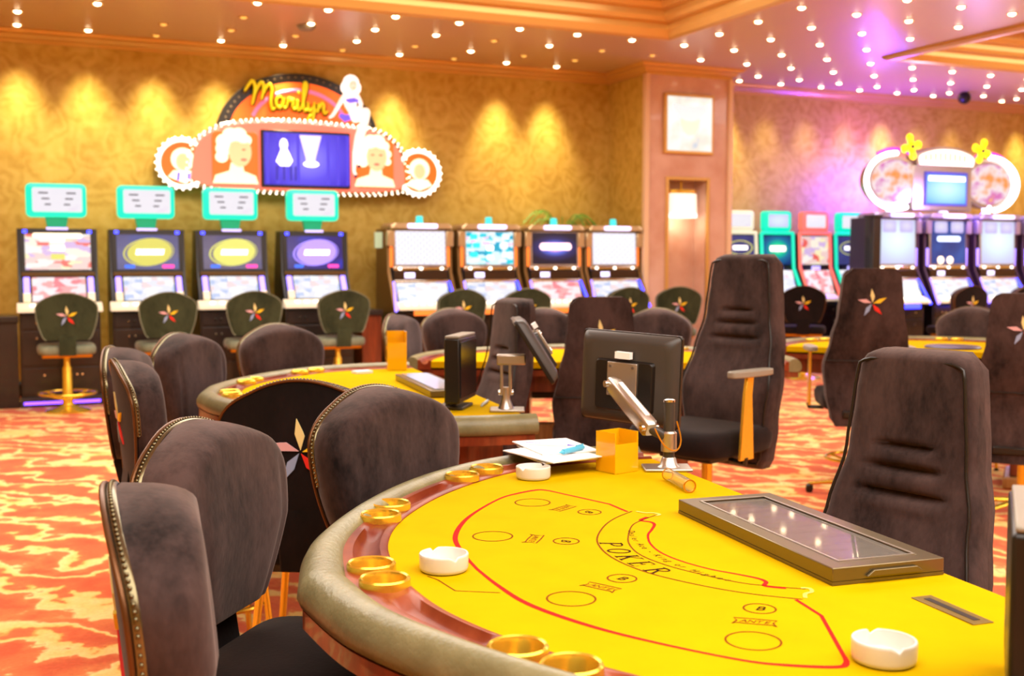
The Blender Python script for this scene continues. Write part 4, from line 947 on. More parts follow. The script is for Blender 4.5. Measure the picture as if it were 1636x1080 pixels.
def slot_a(label, s, scr, logo, lower, tw=.745):
    t = thing('slot_machine', label, 'slot machine', WF(s, .90, 0), WA, 'slot machines with teal toppers'); w = tw
    slot_base(t, w, .92)
    side = [(.02, .92), (.02, .99), (.10, 1.02), (.24, 1.29), (.28, 1.76), (.50, 1.76), (.60, 1.30), (.64, .92)]
    for sx in (-1, 1): MB().prism([(sx * w / 2 - (.028 if sx > 0 else 0), y, z) for y, z in side], (.028, 0, 0)).build('side_panel', M_black, t, bevel=.004)
    MB().prism([(-w / 2 + .028, y, z) for y, z in [(.06, .93), (.13, 1.0), (.27, 1.29), (.31, 1.74), (.48, 1.74), (.58, 1.30), (.62, .93)]], (w - .056, 0, 0)).build('cabinet_body', M_black, t)
    M1, L1 = panel_frame((.240, 1.315), (.285, 1.76), w)
    MB().box(-w / 2 + .02, w / 2 - .02, -.012, .02, 0, L1).xf(M1).build('screen_bezel', M_black, t, bevel=.006)
    f = MB().box(-w / 2 + .07, w / 2 - .065, -.016, -.011, .035, L1 - .055).xf(M1).build('upper_screen', SM[scr], t)
    M1b = M1 @ Matrix.Translation((0, -.013, .035))
    if logo is not None: swash(f, M1b, w - .14, L1 - .09, logo)
    if scr != 'reel' and logo is not None:
        decal(rrect(.10, .035, .01, 3, -.18, .03), M1b, -.004, 'hint_button', E_blueb, f); decal(rrect(.12, .035, .01, 3, .20, .03), M1b, -.004, 'bet_button', E_mag, f)
    if scr == 'reel':
        for k in range(3): decal(rrect(.13, .055, .01, 3, 0.0, .30 - .085 * k), M1b, -.004, 'reel_window', (E_sky, E_white, E_lime)[k], f)
        decal(rrect(.46, .05, .02, 4, 0, .34), M1b, -.006, 'title_bar', em('print_cream', '#fff0cc', 1.1), f)
    MB().box(-.10, .10, -.02, .0, L1 - .012, L1 + .012).xf(M1).build('status_light', em('status_lavender', '#b0a8f6', 1.1), t)
    for x in (-.30, .30): MB().box(x - .02, x + .02, -.016, -.01, L1 - .045, L1 - .015).xf(M1).build('corner_light', M_blue_neon, t)
    MB().box(-w / 2 + .03, w / 2 - .03, .215, .27, 1.285, 1.325).build('ledge', mat('bronze_ledge', '#6b5636', .3, .6), t, bevel=.004)
    M2, L2_ = panel_frame((.085, 1.035), (.225, 1.28), w)
    MB().box(-w / 2 + .125, w / 2 - .125, -.008, .012, .01, L2_ - .01).xf(M2).build('lower_screen', SM[lower], t)
    for sx in (-1, 1):
        MB().box(sx * (w / 2 - .075) - .028, sx * (w / 2 - .075) + .028, -.02, .012, .10, L2_ - .01).xf(M2).build('speaker_post', VBTN, t, bevel=.008)
        MB().box(sx * (w / 2 - .075) - .035, sx * (w / 2 - .075) + .035, -.024, .012, .0, .095).xf(M2).build('bill_slot', DECK, t, bevel=.008)
    MB().prism([(-w / 2 - .02, y, z) for y, z in [(-.03, .935), (-.03, .975), (.10, 1.03), (.12, .935)]], (w + .04, 0, 0)).build('button_deck', DECK, t, bevel=.006)
    for k in range(6): MB().lathe([(.026, 0), (.026, .012), (.018, .017)], 12, (-.25 + .10 * k, .03, .998)).build('deck_button', BTN, t)
    topper(t, 1.875, .565, .335, M_green_frame)
    return t
slot_a('leftmost slot machine, with a pink and white reel screen', -6.75, 'reel', None, 'lower_pink')
slot_a('slot machine with an olive oval on a navy screen, second from left', -5.89, 'navy', E_olive, 'lower')
slot_a('slot machine with a lime oval on a dusky screen, third from left', -5.03, 'brown', E_lime, 'lower')
slot_a('slot machine with a lavender oval on a violet screen', -4.14, 'violet', E_lav, 'lower')
for s, lab in ((-7.25, 'low dark counter at the left edge beside the first slot machine'), (-3.56, 'low dark counter with a red-brown front between the slot banks')):
    t = thing('slot_counter', lab, 'counter', WF(s, .90, 0), WA)
    MB().box(-.11, .11, .05, .62, .0, .84).build('carcass', M_espresso if s < -5 else M_wood, t, bevel=.005)
    MB().box(-.12, .12, .02, .66, .84, .90).build('counter_top', M_espresso, t, bevel=.006)

# silver cabinets
M_cream = mat('champagne_metal', '#c9b48c', .3, .7); M_bronze = mat('bronze_side', '#7a5a2e', .35, .5); M_orange = em('orange_strip', '#f07a30', .8); M_lilac = mat('lilac_metal', '#a99cc8', .3, .5)
def slot_b(label, s, scr, lower='lower', t0=.90, w=.78, group='silver slot machines', side=None, zt=1.80, cap=False):
    t = thing('slot_machine', label, 'slot machine', WF(s, t0, 0), WA, group); side = side or M_bronze
    slot_base(t, w - .06, .86)
    sd = [(.03, .86), (-.02, .90), (.20, 1.32), (.22, zt), (.62, zt), (.64, .86)]
    for sx in (-1, 1): MB().prism([(sx * w / 2 - (.04 if sx > 0 else 0), y, z) for y, z in sd], (.04, 0, 0)).build('side_panel', side, t, bevel=.006)
    MB().prism([(-w / 2 + .04, y, z) for y, z in [(.06, .88), (.11, 1.02), (.24, 1.30), (.27, zt - .02), (.60, zt - .02), (.62, .88)]], (w - .08, 0, 0)).build('cabinet_body', M_black, t)
    for sx in (-1, 1):      # neon-lit sweeping side rails
        MB().tube([(sx * (w / 2 - .02), -.05, .88), (sx * (w / 2 - .03), .0, .96), (sx * (w / 2 - .05), .09, 1.10), (sx * (w / 2 - .06), .16, 1.20)], .016, 8).build('neon_rail', M_blue_neon if sx > 0 else VBTN, t)
        MB().box(sx * (w / 2 - .05) - .016, sx * (w / 2 - .05) + .016, .20, .23, 1.37, 1.60).build('side_light', VBTN if cap else M_orange, t, bevel=.004)
        MB().box(sx * (w / 2 - .04) - .045, sx * (w / 2 - .04) + .045, .16, .24, zt - .20, zt - .02).build('corner_horn', M_lilac if cap else M_cream, t, bevel=.012)
    MB().loft([[(x * k, .12 + .40 * (y_ + .5), zt + dz) for x, y_ in rrect(w - .04, 1.0, .05, 4)] for k, dz in ((1, 0), (1, .03), (.9, .06))]).build('crown_cap', M_lilac if cap else M_cream, t, ang=40)
    MB().loft([[(x, .11, z + zt + .028) for x, z in rrect(w * .46, .055, .02)], [(x, .06, z + zt + .028) for x, z in rrect(w * .42, .05, .02)]]).build('crown_light', em('crown_glow', '#d8d0ff', 1.2), t)
    if not cap: MB().lathe([(.045, zt + .06), (.045, zt + .085), (.04, zt + .09), (.04, zt + .135), (.03, zt + .145)], 16, (0, .22, 0)).build('candle_lamp', em('candle_teal', '#38c4c0', .9), t)
    M1, L1 = panel_frame((.195, 1.375), (.215, zt - .01), w)
    MB().box(-w / 2 + .07, w / 2 - .07, -.02, .02, 0, L1).xf(M1).build('screen_bezel', M_silver, t, bevel=.01)
    f = MB().box(-w / 2 + .095, w / 2 - .095, -.026, -.019, .02, L1 - .02).xf(M1).build('upper_screen', SM[scr], t)
    M1b = M1 @ Matrix.Translation((0, -.022, .02)); hh = L1 - .04
    if scr == 'swirl':
        decal(rrect(.42, .085, .04, 5, .01, hh * .56), M1b, -.005, 'logo_word', em('print_rose', '#ffd6e4', 1.3), f)
    if scr == 'cyan':
        for k, (x, z) in enumerate(((-.2, .3), (.2, .3), (-.17, .2), (.17, .2), (-.2, .09), (.2, .09), (0, .17), (0, .06))): decal(rrect(.09, .06, .015, 3, x, z + .02), M1b, -.005, 'symbol_tile', (E_cyan, E_sky)[k % 2] if k != 6 else E_white, f)
    if scr == 'deep':
        decal(rrect(.40, .07, .03, 5, 0, hh * .58), M1b, -.005, 'title_bar', E_sky, f)
        for x in (-.14, .02): decal(ellipse(x, .05, .055, .05), M1b, -.005, 'symbol_disc', em('print_cream', '#fff0cc', 1.1), f)
    if cap:
        for x in (-.14, .14): decal(rrect(.22, .15, .03, 5, x, hh - .085), M1b, -.012, 'cap_panel', SM['violet_cap'], f)
    MB().box(-w / 2 + .06, w / 2 - .06, .17, .22, 1.325, 1.375).build('chrome_ledge', M_chrome, t, bevel=.012)
    for x in (-.25, .0, .25): MB().ell((x, .165, 1.35), .022, .012, .018, 10, 6).build('ledge_bulb', BTN, t)
    MB().box(-w / 2 + .07, w / 2 - .07, .16, .24, 1.225, 1.322).build('card_panel', mat('dark_bronze_panel', '#43301f', .35, .5), t, bevel=.006)
    MB().box(-.20, -.08, .150, .162, 1.245, 1.305).build('card_reader_light', em('reader_lilac', '#d6d2ff', 1.3), t, bevel=.003)
    MB().box(-w / 2 + .06, w / 2 - .06, .14, .21, 1.19, 1.225).build('chrome_trim', M_chrome, t, bevel=.01)
    M2, L2_ = panel_frame((.045, .975), (.155, 1.19), w)
    MB().box(-w / 2 + .09, w / 2 - .09, -.008, .014, .005, L2_ - .005).xf(M2).build('lower_screen', SM[lower], t)
    MB().prism([(-w / 2 + .05, y, z) for y, z in [(-.08, .89), (-.08, .925), (.05, .985), (.08, .89)]], (w - .10, 0, 0)).build('button_deck', DECK, t, bevel=.008)
    for k in range(6): MB().lathe([(.024, 0), (.024, .014), (.017, .019)], 12, (-.23 + .092 * k, -.015, .952)).build('deck_button', BTN, t)
    MB().box(-.17, .17, -.085, -.06, .83, .885).build('deck_front_light', M_blue_neon if cap else M_orange, t, bevel=.006)
    return t
sb = slot_b('silver slot machine with a plain white screen, first of its bank', -2.94, 'white')
MB().box(-.50, -.41, .30, .33, 1.58, 1.76).build('side_tag', mat('mint_tag', '#b8dcc0', .4), sb, bevel=.004)
MB().box(-.42, -.38, .305, .325, 1.64, 1.70).build('tag_bracket', M_chrome, sb)
slot_b('silver slot machine with a cyan symbol screen', -2.09, 'cyan')
slot_b('silver slot machine with a dark screen and a glowing pink word', -1.25, 'swirl', 'lower_pink')
slot_b('silver slot machine with a white screen next to the pink column', -.44, 'white')
M_wside = mat('violet_side', '#4a3450', .35, .4)
G4 = 'violet-lit slot machines under the neon sign'
slot_b('violet-lit slot machine with a pale swirl screen, next to a dark end panel', 3.23, 'lilac', t0=1.75, group=G4, side=M_wside, zt=1.99, cap=True)
slot_b('violet-lit slot machine with a deep blue screen', 4.10, 'deep', t0=1.75, group=G4, side=M_wside, zt=1.99, cap=True)
slot_b('violet-lit slot machine with a pale round glow on its screen', 4.98, 'lilac', t0=1.75, group=G4, side=M_wside, zt=1.99, cap=True)
slot_b('violet-lit slot machine cut off by the right edge of the picture', 5.86, 'reel', t0=1.75, group=G4, side=M_wside, zt=1.99, cap=True)
t = thing('end_panel', 'tall dark brown end panel beside the violet-lit slot machines', 'panel', WF(2.72, 1.95, 0), WA)
MB().box(-.06, .06, .18, .34, 0, 1.98).build('board', M_espresso, t, bevel=.006)
MB().box(-.07, .07, .16, .36, 1.98, 2.01).build('cap', M_espresso, t, bevel=.004)
MB().box(-.075, .075, .15, .37, 0, .08).build('foot', M_black, t, bevel=.004)
def slot_c(label, s, fr, scr, t0=.55):
    t = thing('slot_machine', label, 'slot machine', WF(s, t0, 0), WA, 'framed slot machines at the right wall'); w = .53
    slot_base(t, w - .02, .86)
    MB().prism([(-w / 2 + .02, y, z) for y, z in [(.05, .87), (.10, 1.0), (.24, 1.34), (.27, 1.80), (.52, 1.80), (.60, .87)]], (w - .04, 0, 0)).build('cabinet_body', M_black, t, bevel=.005)
    fb = MB()
    for sx in (-1, 1):
        MB().tube([(sx * (w / 2 - .005), -.02, .93), (sx * (w / 2 - .005), .02, 1.02), (sx * (w / 2 - .005), .20, 1.34), (sx * (w / 2 - .005), .23, 1.80)], .024, 10).build('frame_rail', fr, t)
        MB().lathe([(.034, .87), (.034, .93), (.028, .95)], 12, (sx * (w / 2 - .005), -.02, 0)).build('rail_foot', M_green_neck, t)
    MB().tube([(-w / 2, .23, 1.81), (w / 2, .23, 1.81)], .024, 10).build('frame_bar', fr, t)
    M1, L1 = panel_frame((.215, 1.37), (.235, 1.79), w)
    f = MB().box(-w / 2 + .04, w / 2 - .04, -.012, .01, .015, L1 - .02).xf(M1).build('upper_screen', SM[scr], t)
    M1b = M1 @ Matrix.Translation((0, -.01, .0))
    if scr == 'teal': decal(rrect(.26, .075, .02, 4, 0, .23), M1b, -.006, 'logo_word', E_white, f)
    if scr == 'navy':
        ringdecal(ellipse(0, .24, .20, .10), ellipse(0, .24, .18, .085), M1b, -.006, 'logo_ring', E_lime, f); decal(rrect(.24, .06, .02, 4, 0, .24), M1b, -.006, 'logo_word', E_white, f)
    M2, L2_ = panel_frame((.06, 1.0), (.185, 1.31), w)
    MB().box(-w / 2 + .05, w / 2 - .05, -.008, .014, .005, L2_ - .005).xf(M2).build('lower_screen', SM['lower_pink' if fr is M_pink_frame else 'lower'], t)
    MB().box(-.06, .06, .17, .215, 1.31, 1.365).build('status_light', em('status_lavender', '#b0a8f6', 1.1), t, bevel=.004)
    MB().prism([(-w / 2 + .03, y, z) for y, z in [(-.04, .89), (-.04, .93), (.07, 1.0), (.10, .89)]], (w - .06, 0, 0)).build('button_deck', DECK, t, bevel=.006)
    topper(t, 1.835, .44, .27, fr, .22, False, False, 'pay' if scr != 'teal' else 'lilac')
    return t
M_cream_frame = mat('ivory_frame', '#e6f0d8', .3, emit='#d8f0d0', strength=.35)
slot_c('ivory-topped slot machine with an oval logo next to the pink column', 1.68, M_cream_frame, 'navy')
slot_c('teal-framed slot machine with a white word on a green screen', 2.29, M_green_frame, 'teal')
slot_c('coral-framed slot machine at the right wall', 2.92, M_pink_frame, 'reel')
slot_c('teal-framed slot machine partly hidden by the dark end panel', 3.54, M_green_frame, 'navy')

# ------------------------------------------------------------------ the big lit sign on the left wall
t = thing('wall_sign', 'big lit arch sign with gold script lettering and a seated figure', 'sign', WF(-4.14, TW, 0), WA)
def blob(pts, y0, y1, name, m, parent, bev=0.0): return MB().prism([(x, y0, z) for x, z in pts], (0, y1 - y0, 0)).build(name, m, parent, bevel=bev)
E_or = mat('sign_orange', '#f0641c', .4, emit='#f2601a', strength=.75); E_or2 = mat('sign_red', '#d93a20', .4, emit='#e0401e', strength=.55); E_pk = mat('sign_pink', '#f070a0', .4, emit='#f2709c', strength=.7)
E_hair = em('sign_hair_print', '#fbeed2', .78); E_skin = em('sign_skin_print', '#f4ba8c', .66); E_pale = em('sign_pale_print', '#ffe2c4', .78); E_lip = em('sign_lip_print', '#e06050', .8); E_coral = em('sign_coral', '#f2705c', .8); E_bluep = em('sign_violet_print', '#6a58d8', .8)
def half_disc(r, zc, x0, n=30, sq=1.0): return [(x0 + r * math.cos(a), zc + r * sq * math.sin(a)) for a in [PI * k / n for k in range(n + 1)]]
blob(half_disc(.94, 2.84, .03, sq=.78), -.10, -.002, 'arch_board', mat('arch_black', '#1b1612', .3, spec=.6), t, .006)
blob(half_disc(.80, 2.86, .03, sq=.76), -.125, -.10, 'arch_face', E_or, t)
ar = [Vector((.03 + .58 * math.cos(a), 0, 2.88 + .50 * math.sin(a))) for a in [PI * (.12 + .76 * k / 20) for k in range(21)]]
MB().tube([(p.x, -.128, p.z) for p in ar], .022, 6).build('pink_arc', E_pk, t)
blob([(.03 + .80 * c, 2.86 + z) for c, z in ((-.8, .0), (.8, .0), (.75, .16), (.4, .13), (0, .18), (-.4, .13), (-.75, .16))], -.128, -.12, 'red_band', E_or2, t)
# arch bulbs (tiny)
b = MB()
for k in range(34):
    a = PI * k / 33; b.ell((.03 + .87 * math.cos(a), -.105, 2.85 + .68 * math.sin(a)), .012, .008, .012, 6, 4)
o = b.build('arch_bulbs', mat('unlit_bulbs', '#8a7a60', .3), t); o['kind'] = 'stuff'
# body of the sign
body = [(-1.28, 2.30), (-1.22, 2.68), (-1.05, 2.86), (-.80, 2.97), (-.4, 3.02), (0.02, 3.03), (.45, 3.01), (.88, 2.97), (1.10, 2.86), (1.24, 2.68), (1.28, 2.30), (1.0, 2.21), (.5, 2.19), (0, 2.185), (-.5, 2.20), (-1.0, 2.22)]
bs = spline([Vector(p) for p in body + body[:1]], 4)[:-1]
blob([(p.x, p.y) for p in bs], -.26, -.005, 'body_box', M_chrome, t, .01)
blob([(p.x * .955, 2.6 + (p.y - 2.6) * .90) for p in bs], -.275, -.26, 'body_face', E_coral, t)
def bulbs(path, name, step, r, parent, y):
    b = MB(); last = None
    for p in path:
        if last is None or (Vector(p) - last).length > step: b.ell((p[0], y, p[1]), r, r * .8, r, 7, 5); last = Vector(p)
    o = b.build(name, M_bead, parent); o['kind'] = 'stuff'; return o
bulbs([tuple(p) for p in spline([Vector(p) for p in body + body[:1]], 14)], 'body_bulbs', .058, .012, t, -.266)
bulbs([(p[0] * .975, 2.6 + (p[1] - 2.6) * .94) for p in [tuple(q) for q in spline([Vector(p) for p in body + body[:1]], 14)]], 'inner_bulbs', .062, .009, t, -.272)
# middle screen
MB().box(-.46, .56, -.33, -.27, 2.26, 2.90).build('screen_housing', M_black, t, bevel=.01)
scr = MB().box(-.43, .53, -.335, -.33, 2.29, 2.87).build('screen', screen_mat('screen_stage', [(0, '#3a2cc0'), (.3, '#5a4cdc'), (.55, '#8a80f4'), (.8, '#d8d4ff'), (1, '#ffffff')], 1, 1.0, 'radial', (1.5, 1, 1.2)), t)
for k in range(9):
    x = -.41 + .115 * k
    if -.05 < x < .25: continue
    MB().box(x, x + .035, -.338, -.334, 2.30, 2.86).build('curtain_fold_print', em('print_violet_dark', '#3a2fb8', .9), scr)
blob([(-.03, 2.85), (.22, 2.85), (.15, 2.60), (.14, 2.50), (.05, 2.50), (.04, 2.60)], -.339, -.334, 'spotlight_print', em('print_spot', '#d2ccff', .85), scr)
blob(ellipse(.10, 2.53, .09, .035), -.340, -.334, 'spotlight_pool_print', E_white, scr)
blob(ellipse(-.21, 2.74, .045, .065), -.340, -.334, 'dancer_head_print', E_white, scr)
blob([(-.30, 2.55), (-.24, 2.69), (-.17, 2.69), (-.11, 2.56), (-.15, 2.50), (-.25, 2.50)], -.340, -.334, 'dancer_body_print', E_white, scr)
for x in (-.30, -.22, -.14, -.09): blob([(x, 2.50), (x + .02, 2.50), (x + .02, 2.34), (x, 2.34)], -.340, -.334, 'chair_leg_print', em('print_indigo', '#2a2090', .6), scr)
# side portraits: plain generic heads
def portrait(parent, cx, cz, k, y, turn):
    blob([(cx - .25 * k, cz - .33 * k), (cx - .22 * k, cz - .24 * k), (cx - .07 * k, cz - .19 * k), (cx - .05 * k, cz - .10 * k), (cx + .08 * k, cz - .10 * k), (cx + .09 * k, cz - .19 * k), (cx + .22 * k, cz - .24 * k), (cx + .25 * k, cz - .33 * k)], y, y - .004, 'shoulder_print', E_pale, parent)
    curls = [(-.13, .05, .085), (-.12, .13, .09), (-.05, .20, .09), (.04, .21, .085), (.11, .15, .07), (-.15, -.04, .07), (.15, .06, .055), (.15, -.03, .05)]
    for (x, z, r) in (curls[:6] if turn else curls): blob(ellipse(cx + x * k, cz + z * k, r * k, r * .9 * k, 18), y - .003, y - .008, 'curl_print', E_hair, parent)
    blob(ellipse(cx + .02 * k + .03 * k * turn, cz + .02 * k, .125 * k, .165 * k), y - .006, y - .010, 'face_print', E_skin, parent)
    for (x, z, r) in ((-.07, .16, .06), (.02, .18, .065), (.09, .15, .05)): blob(ellipse(cx + x * k, cz + z * k, r * 1.2 * k, r * .7 * k, 16), y - .009, y - .013, 'fringe_print', E_hair, parent)
    m_ = .02 + .07 * turn
    blob(ellipse(cx + m_ * k, cz - .065 * k, .035 * k, .015 * k, 12), y - .009, y - .013, 'lip_print', E_lip, parent)
    for sx in ((-1, 1) if not turn else (0,)): blob(ellipse(cx + m_ * k + sx * .05 * k, cz + .045 * k, .022 * k, .010 * k, 10), y - .009, y - .013, 'eye_print', em('print_brown', '#a06a4a', .5), parent)
pl = blob(rrect(.50, .58, .05, 5, -.74, 2.57), -.30, -.27, 'portrait_panel', E_or, t, .004); portrait(pl, -.74, 2.62, 1.0, -.301, 1)
pr = blob(rrect(.46, .56, .05, 5, .86, 2.56), -.30, -.27, 'portrait_panel', E_or, t, .004); portrait(pr, .86, 2.62, .98, -.301, 0)
for cx, cz in ((-1.30, 2.50), (1.42, 2.48)):
    d_ = blob(ellipse(cx, cz, .285, .285, 40), -.24, -.01, 'roundel', M_chrome, t, .01)
    MB().tube([(cx + .255 * math.cos(a), -.25, cz + .255 * math.sin(a)) for a in [2 * PI * k / 40 for k in range(40)]], .022, 8, True).build('roundel_ring', em('roundel_glow', '#fff2e6', 1.5), d_)
    bulbs([(cx + .285 * math.cos(a), cz + .285 * math.sin(a)) for a in [2 * PI * k / 120 for k in range(121)]], 'roundel_bulbs', .06, .012, d_, -.24)
    fc = blob(ellipse(cx, cz, .225, .225, 40), -.262, -.24, 'roundel_face', E_or, d_)
    k = .58
    blob(ellipse(cx, cz + .04, .125, .125), -.262, -.268, 'hair_print', E_hair, d_); blob(ellipse(cx, cz + .015, .072, .09), -.266, -.272, 'face_print', E_skin, d_)
    blob([(cx - .16, cz - .15), (cx - .10, cz - .08), (cx + .10, cz - .08), (cx + .16, cz - .15), (cx, cz - .215)], -.262, -.267, 'shoulder_print', E_hair, d_)
    if cx < 0:
        for x in (-.06, .05): blob([(cx + x, cz - .10), (cx + x + .03, cz - .10), (cx + x + .02, cz - .19), (cx + x - .01, cz - .19)], -.267, -.271, 'strap_print', E_bluep, d_)
# gold script lettering
STROKES = [  # M
    [(-.62, .10), (-.55, .20), (-.50, .24), (-.47, .16), (-.50, .0), (-.52, -.06)], [(-.50, .02), (-.44, .16), (-.38, .24), (-.35, .18), (-.38, .02)], [(-.385, .04), (-.32, .17), (-.26, .23), (-.23, .16), (-.25, .02), (-.23, -.08), (-.19, -.06)],
    # a
    [(-.08, .08), (-.13, .09), (-.17, .04), (-.16, -.03), (-.11, -.04), (-.07, .02), (-.06, .09), (-.07, .0), (-.05, -.04), (-.02, -.02)],
    # r
    [(-.02, -.03), (.02, .09), (.04, .06), (.08, .08), (.07, .0), (.09, -.04), (.12, -.02)],
    # i
    [(.12, -.02), (.145, .08), (.14, .0), (.16, -.04), (.19, -.02)],
    # l
    [(.19, -.02), (.25, .14), (.28, .28), (.255, .32), (.235, .24), (.23, .04), (.25, -.04), (.29, -.01)],
    # y
    [(.30, .08), (.30, .0), (.33, -.03), (.38, .03), (.395, .09)], [(.395, .09), (.38, -.08), (.34, -.20), (.29, -.20), (.30, -.13), (.40, -.03), (.44, .0)],
    # n
    [(.44, -.04), (.455, .08), (.46, .02), (.50, .09), (.53, .07), (.53, -.01), (.55, -.04), (.59, .0)]]
M_script = mat('gold_script', '#d8b41e', .25, .6, emit='#e8c81a', strength=.45); M_script_edge = mat('gold_script_edge', '#6a4208', .3, .6)
bl, be = MB(), MB()
for st in STROKES:
    pth = spline([Vector((x * .78 - .12, 0, 3.20 + z * .88 - x * .07)) for x, z in st], 6)
    rr = [.013 + .009 * math.sin(PI * k / (len(pth) - 1)) for k in range(len(pth))]
    bl.tube([(p.x, -.175, p.z) for p in pth], rr, 8, squash=.9); be.tube([(p.x + .01, -.150, p.z - .01) for p in pth], [q * 1.6 for q in rr], 8)
bl.ell((-.12 + .165 * .78, -.175, 3.20 + .17 * .88), .022, .02, .022, 8, 6)
be.build('script_backing', M_script_edge, t, ang=70); bl.build('script_lettering', M_script, t, ang=70)
# seated figure sitting on the sign body
def skin_mesh(joints, edges, name, m, parent, root=0):
    me = bpy.data.meshes.new(name); me.from_pydata([j[0] for j in joints], edges, []); o = bpy.data.objects.new(name, me); COL.objects.link(o)
    sk = o.modifiers.new('skin', 'SKIN'); me.skin_vertices[0].data[root].use_root = True
    for v, j in zip(me.skin_vertices[0].data, joints): v.radius = (j[1], j[1] * (j[2] if len(j) > 2 else 1))
    su = o.modifiers.new('sub', 'SUBSURF'); su.levels = 2; su.render_levels = 2
    dg = bpy.context.evaluated_depsgraph_get(); nm = bpy.data.meshes.new_from_object(o.evaluated_get(dg)); bpy.data.objects.remove(o)
    nm.name = name; nm.polygons.foreach_set('use_smooth', [True] * len(nm.polygons)); nm.materials.clear(); nm.materials.append(m)
    o = bpy.data.objects.new(name, nm); COL.objects.link(o); o.parent = parent; return o
M_fig = mat('figure_enamel', '#fff1e4', .35, emit='#fff0e4', strength=.75); M_fhair = mat('figure_hair', '#fffaf0', .4, emit='#fffaf2', strength=1.0)
J = [((.52, -.30, 3.07), .075), ((.55, -.30, 3.17), .058), ((.58, -.31, 3.29), .070), ((.585, -.32, 3.37), .028), ((.585, -.33, 3.43), .05),
     ((.50, -.30, 3.32), .032), ((.43, -.30, 3.20), .024), ((.36, -.32, 3.09), .020), ((.31, -.34, 3.06), .014),
     ((.66, -.32, 3.32), .032), ((.69, -.36, 3.22), .024), ((.62, -.40, 3.16), .018), ((.60, -.41, 3.15), .014),
     ((.64, -.40, 3.12), .058), ((.73, -.48, 3.15), .045), ((.68, -.46, 2.93), .036), ((.62, -.45, 2.72), .028), ((.60, -.45, 2.60), .020), ((.62, -.48, 2.50), .016),
     ((.60, -.40, 3.06), .056), ((.70, -.47, 3.06), .043), ((.62, -.43, 2.86), .034), ((.585, -.42, 2.66), .026), ((.575, -.42, 2.46), .018), ((.59, -.46, 2.40), .015)]
Ed = [(0, 1), (1, 2), (2, 3), (3, 4), (2, 5), (5, 6), (6, 7), (7, 8), (2, 9), (9, 10), (10, 11), (11, 12), (0, 13), (13, 14), (14, 15), (15, 16), (16, 17), (17, 18), (0, 19), (19, 20), (20, 21), (21, 22), (22, 23), (23, 24)]
fig = skin_mesh(J, Ed, 'seated_figure', M_fig, t)
hb = MB(); hb.ell((.58, -.31, 3.47), .095, .085, .095, 16, 10); hb.ell((.52, -.30, 3.42), .06, .065, .07, 12, 8); hb.ell((.645, -.30, 3.42), .055, .065, .07, 12, 8); hb.ell((.585, -.29, 3.38), .07, .05, .08, 12, 8)
hb.build('figure_hair', M_fhair, fig)
fb = MB(); fb.ell((.585, -.375, 3.435), .052, .035, .066, 14, 9); fb.ell((.585, -.412, 3.43), .010, .012, .016, 8, 6); fb.build('figure_face', mat('figure_skin', '#fbe0cc', .4, emit='#fbe0cc', strength=.6), fig)
for x in (.565, .605): MB().ell((x, -.405, 3.452), .008, .005, .005, 8, 5).build('figure_eye', mat('print_ink'), fig)
MB().ell((.585, -.407, 3.402), .014, .006, .006, 8, 5).build('figure_lips', E_lip, fig)
MB().tube([(.515, -.335, 3.27), (.55, -.375, 3.26), (.60, -.378, 3.27), (.65, -.345, 3.27)], [.016, .03, .03, .016], 8).build('figure_top', E_bluep, fig)
MB().tube([(.46, -.30, 3.10), (.49, -.37, 3.06), (.57, -.38, 3.08)], [.03, .045, .03], 8).build('figure_shorts', E_bluep, fig)
for (x, y, z) in ((.575, -.43, 2.42), (.605, -.46, 2.53)): MB().ell((x + .01, y - .025, z - .02), .022, .045, .018, 10, 6).build('figure_shoe', mat('print_ink'), fig)

# ------------------------------------------------------------------ neon sign over the right bank
t = thing('neon_sign', 'violet neon sign with two oval wings and yellow flowers', 'sign', WF(4.24, 1.20, 0), WA)
M_pinkface = screen_mat('sign_peach_print', [(0, '#ffdcb0'), (.34, '#ff9c48'), (.5, '#ffeef0'), (.64, '#e070c0'), (.8, '#ffc070')], 2.5, .72, 'noise', (1.2, 1, 1))
MB().box(-.52, .52, -.10, .10, 2.10, 2.70).build('screen_housing', M_silver, t, bevel=.015)
MB().box(-.33, .43, -.115, -.10, 2.17, 2.62).build('screen_bezel', mat('indigo_bezel', '#3a3a8a', .3, emit='#4848b0', strength=.4), t, bevel=.006)
f = MB().box(-.29, .39, -.122, -.113, 2.20, 2.58).build('screen', screen_mat('screen_icy', [(0, '#58a8e0'), (.4, '#a8dcf8'), (.7, '#e8f4ff'), (1, '#fff4ff')], 1, 1.0, 'radial', (1.2, 1, 1.4)), t)
MB().box(-.27, .37, -.127, -.121, 2.50, 2.56).build('screen_banner', E_white, f)
pq = spline([Vector(p) for p in ((-.46, 2.70), (-.46, 2.84), (-.2, 2.93), (.05, 2.95), (.30, 2.93), (.54, 2.84), (.54, 2.70))], 6)
blob([(p.x, p.y) for p in pq], -.12, .10, 'top_plaque', M_silver, t, .008)
blob([(p.x * .94, 2.705 + (p.y - 2.705) * .86) for p in pq], -.13, -.12, 'plaque_face', em('plaque_glow', '#ffeed6', .85), t)
for k in range(9): MB().box(-.36 + .085 * k, -.31 + .085 * k, -.134, -.129, 2.76, 2.84 + .03 * math.sin(PI * (k + .5) / 9)).build('plaque_word_print', em('print_peach', '#f6b878', .8), t)
